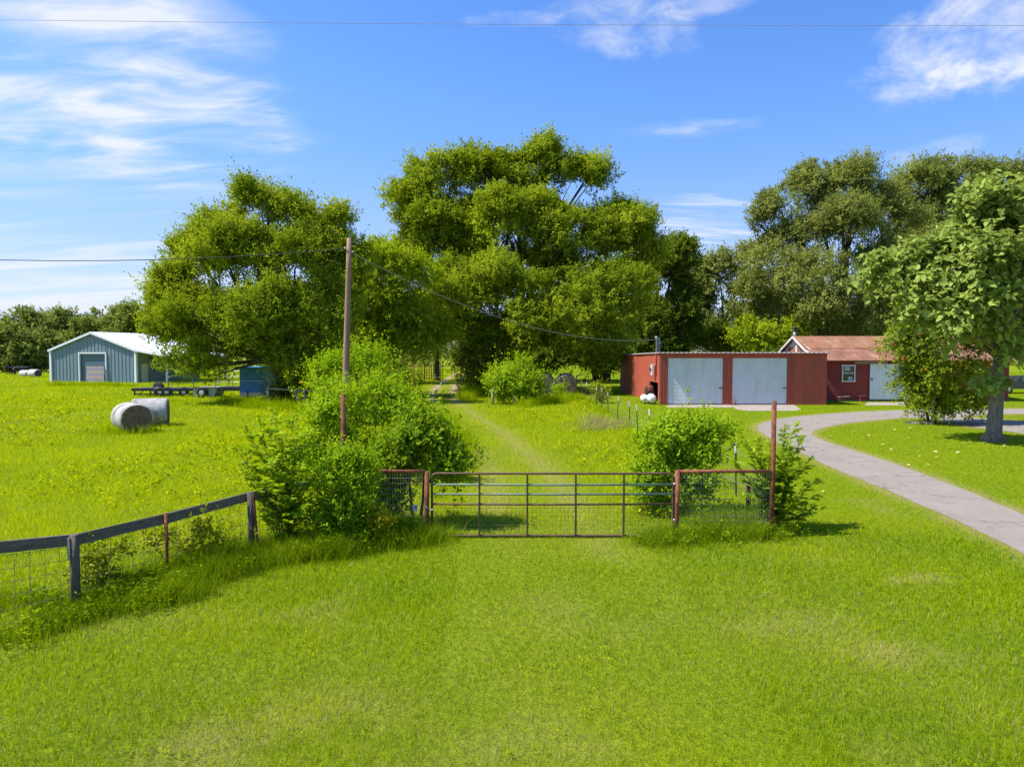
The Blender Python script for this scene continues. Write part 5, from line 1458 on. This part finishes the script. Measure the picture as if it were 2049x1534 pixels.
plumes('feathery upright sapling in front of the board fence end', 562, 12.1, [(475, 905, .1), (497, 868, .2), (488, 940, -.2), (520, 850, .1), (548, 838, 0), (556, 858, -.3), (585, 850, .2), (596, 872, -.2), (612, 880, .2), (540, 920, -.4), (515, 985, -.3), (625, 960, .2), (632, 1010, 0), (600, 945, -.4), (575, 915, .5), (530, 1030, -.3), (600, 1020, -.4), (565, 980, -.5)], BUSH, .108, .36, 11, 9, .42, .012)
shrub('thin orange tinged sumac behind the rusty fence post', 385, 10.9, [(338, 1082, 42, 20), (400, 1066, 46, 20), (440, 1080, 32, 20), (312, 1092, 24, 14), (380, 1100, 40, 16)], SUMAC, .072, 85, .16, slen=.24, stems=5, zf=.5, tr=.013, sprays=6, nleaf=9, droop=.2)
shrub('thin orange tinged sumac behind the first wooden fence post', 195, 9.75, [(182, 1130, 40, 24), (222, 1108, 26, 18), (152, 1150, 18, 18), (200, 1170, 34, 16)], SUMAC, .070, 60, .15, slen=.22, stems=4, zf=.3, tr=.011, sprays=6, nleaf=9, droop=.2)
shrub('rounded bright shrub behind the right end of the gate', 1345, 14.6, [(1330, 900, 52, 50), (1392, 880, 46, 36), (1442, 868, 28, 22), (1350, 960, 70, 50), (1300, 960, 36, 42), (1388, 985, 32, 40), (1322, 1015, 46, 26), (1412, 915, 28, 36)], BUSH, .082, 400, .26, slen=.32, zf=.5, tr=.03)
plumes('open shrub with arching twigs around the tall right post', 1552, 13.25, [(1486, 872, .2), (1500, 905, -.2), (1478, 930, 0), (1520, 885, .3), (1545, 895, -.1), (1572, 862, .2), (1590, 855, 0), (1604, 880, .3), (1575, 905, -.3), (1612, 930, 0), (1630, 965, .2), (1640, 1018, 0), (1618, 1028, -.2), (1600, 985, -.3), (1625, 995, .3), (1510, 960, -.2), (1535, 970, -.3), (1560, 960, .4), (1580, 1015, -.3), (1500, 1000, .2), (1530, 940, .4), (1550, 1000, -.4), (1585, 950, .3)], BUSH, .094, .30, 12, 8, .52, .013, .3, .7)
shrub('bright middle bush behind the pale wooden posts and rail', 1035, 46, [(1030, 768, 46, 32), (1000, 775, 28, 28), (1052, 780, 30, 32), (1046, 735, 15, 20), (1034, 798, 40, 16), (1066, 762, 12, 24)], BUSH, .16, 230, .55, None, slen=.7, zf=.6, tr=.05)
shrub('small yellow green plant in front of the right bale row', 1118, 51, [(1118, 780, 11, 15)], BUSH, .13, 26, .35, None, stems=3, slen=.4, zf=.2, tr=.015, twigs=6)
shrub('small orange tinged plant on the wire fence near bales', 1200, 47, [(1196, 783, 13, 12), (1206, 795, 14, 12)], SUMAC, .13, 30, .35, None, stems=3, slen=.45, zf=.3, tr=.015, twigs=6)
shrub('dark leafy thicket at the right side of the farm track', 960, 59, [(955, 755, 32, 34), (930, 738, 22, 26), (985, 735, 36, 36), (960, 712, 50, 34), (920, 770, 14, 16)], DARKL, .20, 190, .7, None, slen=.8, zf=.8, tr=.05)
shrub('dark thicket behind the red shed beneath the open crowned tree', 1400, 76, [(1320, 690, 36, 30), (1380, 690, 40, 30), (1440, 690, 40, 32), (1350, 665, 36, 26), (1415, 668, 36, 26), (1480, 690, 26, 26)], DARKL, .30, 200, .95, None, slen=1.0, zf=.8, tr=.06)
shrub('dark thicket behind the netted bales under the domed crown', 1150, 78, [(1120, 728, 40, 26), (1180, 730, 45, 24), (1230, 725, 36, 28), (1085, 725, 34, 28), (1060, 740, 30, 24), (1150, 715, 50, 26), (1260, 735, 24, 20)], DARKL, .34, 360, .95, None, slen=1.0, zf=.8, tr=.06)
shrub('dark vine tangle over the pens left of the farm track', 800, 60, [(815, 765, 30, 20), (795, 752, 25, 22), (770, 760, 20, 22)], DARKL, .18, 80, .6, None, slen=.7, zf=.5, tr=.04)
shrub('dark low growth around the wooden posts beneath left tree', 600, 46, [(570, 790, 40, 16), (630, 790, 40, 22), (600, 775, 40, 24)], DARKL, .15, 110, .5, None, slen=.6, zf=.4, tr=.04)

# distant tree line on the left: each crown stands for itself
FARG = 'distant trees along the left tree line'
far = [(-35, 150, 640, 60, 'distant tree cut by the left edge of the picture'), (48, 152, 618, 50, 'taller distant tree above the cattle'), (22, 118, 662, 64, 'nearer rounded bushy tree right behind the cattle'),
       (78, 122, 670, 36, 'small rounded tree left of the barn corner'), (98, 160, 632, 40, 'lower distant tree between the two tall ones'), (128, 158, 614, 34, 'distant tree with an open top left of barn gable'),
       (160, 150, 640, 48, 'distant tree right above the left barn eave'), (205, 156, 616, 44, 'dark round distant tree above the barn gable peak'), (238, 150, 612, 46, 'bright distant tree above the white barn roof'),
       (280, 148, 606, 46, 'distant tree beside the left tree above the barn ridge'), (325, 150, 604, 44, 'distant tree half hidden by the left tree')]
for u, Y, vt_, ru, lab in far:
    k = Y / FPX; vb = 705 + H * FPX / Y
    hgt = vb - vt_
    sp = [(u + random.uniform(-8, 8), vt_ + hgt * .22, ru * .55, hgt * .22), (u - ru * .5, vt_ + hgt * .42, ru * .55, hgt * .24), (u + ru * .5, vt_ + hgt * .40, ru * .55, hgt * .24), (u, vt_ + hgt * .58, ru * .8, hgt * .25), (u + random.uniform(-20, 20), vt_ + hgt * .78, ru * .8, hgt * .16)]
    make_tree('distant_tree', lab, 'tree', gxy(u, Y), .4, 3.0, pb(Y, *sp), FAR, M['bark'], FARG, clusters=150, crad=1.7, sprays=10, slen=1.5, nleaf=11, lsize=.62, jit=.3, holes=4, hole_r=1.6, twigs=20, leafup=.8)
# the wood closing the view behind everything reads as one mass
wb = []
for i in range(46):
    u = 360 + i * 42 + random.uniform(-18, 18); Y = random.uniform(165, 200); top_ = random.uniform(640, 668)
    wb += pb(Y, (u, top_ + 22, 34, 24), (u + random.uniform(-20, 20), top_ + 46, 40, 26), (u + random.uniform(-20, 20), 712, 40, 16))
A_, cc_ = crown(wb, 2600, 2.2, 8, 2.2, 8, .66, jit=.35, leafup=.8)
tag(leaves('far_wood', *A_[:5], FAR, None, A_[5]), 'far off wood closing the view behind the buildings', 'wood', None, 'stuff')

# ------------------------------------------------------------------ tall weeds along fences, under shrubs and beside posts
def weeds(name, segs, dens, hmin, hmax, spread, mat, label, bendy=.5, wd=.0055):
    X = []; Y = []; Hh = []
    for (a, b, m, hs) in segs:
        a, b = np.array(a[:2], float), np.array(b[:2], float); L_ = np.hypot(*(b - a)); n = int(max(L_, .25) * dens * m)
        t = rng.random(n); q = a + (b - a) * t[:, None] + rng.normal(size=(n, 2)) * spread * (.6 + .4 * m)
        X.append(q[:, 0]); Y.append(q[:, 1]); Hh.append(rng.uniform(hmin, hmax, n) * hs * (.4 + 1.0 * fbm(q[:, 0], q[:, 1], .8, 33, 2)))
    x = np.concatenate(X); y = np.concatenate(Y); h = np.concatenate(Hh)
    k = free(x, y); x, y, h = x[k], y[k], h[k]; n = len(x)
    r = np.hypot(x, y)
    blades(name, x, y, h, wd * (r / 12) ** .8 * (.7 + .6 * rng.random(n)), np.clip(.38 + rng.normal(0, .2, n) + .5 * (fbm(x, y, .6, 51) - .5), 0, 1), mat, bendy, True, label)
gl = lambda u, v: (G(u, v).x, G(u, v).y)
segs = [(FENCE_PTS[1], FENCE_PTS[2], 1.2, 1.0), (FENCE_PTS[2], FENCE_PTS[3], 1.5, 1.2), (FENCE_PTS[3], FENCE_PTS[4], 1.6, 1.3), (FENCE_PTS[0], FENCE_PTS[1], .7, .8),
        (gl(300, 1190), gl(520, 1130), 1.2, 1.0), (gl(520, 1120), gl(700, 1105), 1.8, 1.3), (gl(640, 1100), gl(830, 1085), 1.8, 1.3), (gl(830, 1082), gl(880, 1075), 1.2, 1.3),
        (gl(1290, 1088), gl(1370, 1085), 1.1, 1.0), (gl(1380, 1080), gl(1560, 1074), .6, 1.0), (gl(1400, 1048), gl(1540, 1048), .5, 1.0), (gl(170, 1230), gl(400, 1190), 1.1, .9), (gl(0, 1290), gl(160, 1240), .7, .8)]
weeds('tall_weeds', segs, 2300, .16, .42, .20, WEED, 'rank green weeds along the board fence and gate panels')
segs2 = [((5.1, 17), (5.1, 34), .4, .45), ((5.1, 34), (5.1, 56), .35, .55), (gl(870, 860), gl(880, 940), 1.6, 1.8), (gl(840, 830), gl(900, 900), 1.3, 1.8), (gl(490, 815), gl(660, 830), .9, 1.7), (gl(1040, 815), gl(1160, 800), .7, 1.4), (gl(430, 803), gl(530, 808), .7, 1.0), (gl(250, 800), gl(390, 804), .3, .5),
         (gl(930, 800), gl(960, 780), .9, 1.6), (gl(195, 868), gl(300, 866), .9, 1.0), (gl(100, 772), gl(270, 774), .35, 1.3)]
weeds('rough_grass', segs2, 420, .28, .62, .40, GRASS, 'rough uncut grass along the wire fence, trailers and bales', .55)
segs3 = [(gl(1165, 862), gl(1245, 856), 1.0, 1.0), (gl(1190, 845), gl(1215, 850), 1.0, 1.1)]
weeds('dry_stalks', segs3, 260, .3, .75, .45, DRYG, 'patch of tan dry stalks in the grass right of the track', .35)

# broad leaved weeds dotted through the pasture
n = 5200
r = np.sqrt(rng.uniform(12.5 ** 2, 62 ** 2, n) * .0 + rng.uniform(12.5, 62, n) ** 2); a = rng.uniform(-.85, .32, n)
x = r * np.sin(a); y = r * np.cos(a)
_, _, past, _, _ = ground_fields(x, y)
k = past & (fbm(x, y, 5.0, 81) > .47) & (np.abs(x - track_x(y)) > 1.8) & (x < 5.0) & (y > 13.2); x, y, r = x[k], y[k], r[k]; n = len(x)
m = 9
ci = np.repeat(np.arange(n), m); N_ = n * m
ang = rng.random(N_) * 6.283; rr = rng.random(N_) * .16
pos = np.stack([x[ci] + np.cos(ang) * rr, y[ci] + np.sin(ang) * rr, (.04 + .20 * rng.random(N_)) * (.6 + .8 * rng.random(n))[ci]], 1)
ld = unit(np.stack([np.cos(ang), np.sin(ang), rng.normal(.5, .4, N_)], 1)); nr = unit(rng.normal(size=(N_, 3)) * .5 + np.array([0, 0, 1.]))
ln = (.045 + .04 * rng.random(N_)) * (1 + r[ci] / 45)
PW = leaf_material('pasture_weed_leaf', (0.16, 0.25, 0.005), (0.44, 0.49, 0.012), .4, .0, tip=(.50, .46, .02))
tag(leaves('pasture_weeds', pos, ld, nr, ln, ln * .6, PW, None, np.clip(.5 + rng.normal(0, .12, n)[ci] + rng.normal(0, .2, N_), 0, 1)), 'low yellow green leafy weeds dotted through the left pasture', 'weeds', None, 'stuff')

def forbs(name, segs, dens, spread, hmax, mat, label, lsz=.06):
    X = []
    for (a, b, m, hs) in segs:
        a, b = np.array(a[:2], float), np.array(b[:2], float); n = int(max(np.hypot(*(b - a)), .3) * dens * m)
        t = rng.random(n); q = a + (b - a) * t[:, None] + rng.normal(size=(n, 2)) * spread
        X.append(np.concatenate([q, np.full((n, 1), hs)], 1))
    X = np.concatenate(X); k = free(X[:, 0], X[:, 1]) & (fbm(X[:, 0], X[:, 1], .7, 91, 2) > .42); X = X[k]; n = len(X); m = 13
    ci = np.repeat(np.arange(n), m); N_ = n * m
    ang = rng.random(N_) * 6.283; hh = rng.random(N_) ** .7 * (hmax * X[:, 2] * (.4 + .8 * rng.random(n)))[ci]; rr = rng.random(N_) * .10 * (1.2 - hh / (hmax * 1.6))
    pos = np.stack([X[ci, 0] + np.cos(ang) * rr, X[ci, 1] + np.sin(ang) * rr, .02 + hh], 1)
    ld = unit(np.stack([np.cos(ang), np.sin(ang), rng.normal(.35, .4, N_)], 1)); nr = unit(rng.normal(size=(N_, 3)) * .5 + np.array([0, 0, 1.]))
    ln = lsz * (.6 + .8 * rng.random(N_))
    tag(leaves(name, pos, ld, nr, ln, ln * .5, mat, None, np.clip(.4 + rng.normal(0, .18, n)[ci] + rng.normal(0, .18, N_), 0, 1)), label, 'weeds', None, 'stuff')
forbs('leafy_weeds', segs, 60, .22, .26, WEED, 'leafy dark weeds mixed into the rank growth along the fence')

x = rng.uniform(-7, 9, 420); y = rng.uniform(5, 12.5, 420)
k = (fbm(x, y, 2.0, 121) > .50) & (fence_dist(x, y) > .6)
sg = [((a, b), (a + .05, b), 1.0, 1.0) for a, b in zip(x[k], y[k])]
forbs('clover_clumps', sg, 9, .12, .06, GRASS, 'small leafy clumps scattered in the mown verge', .028)
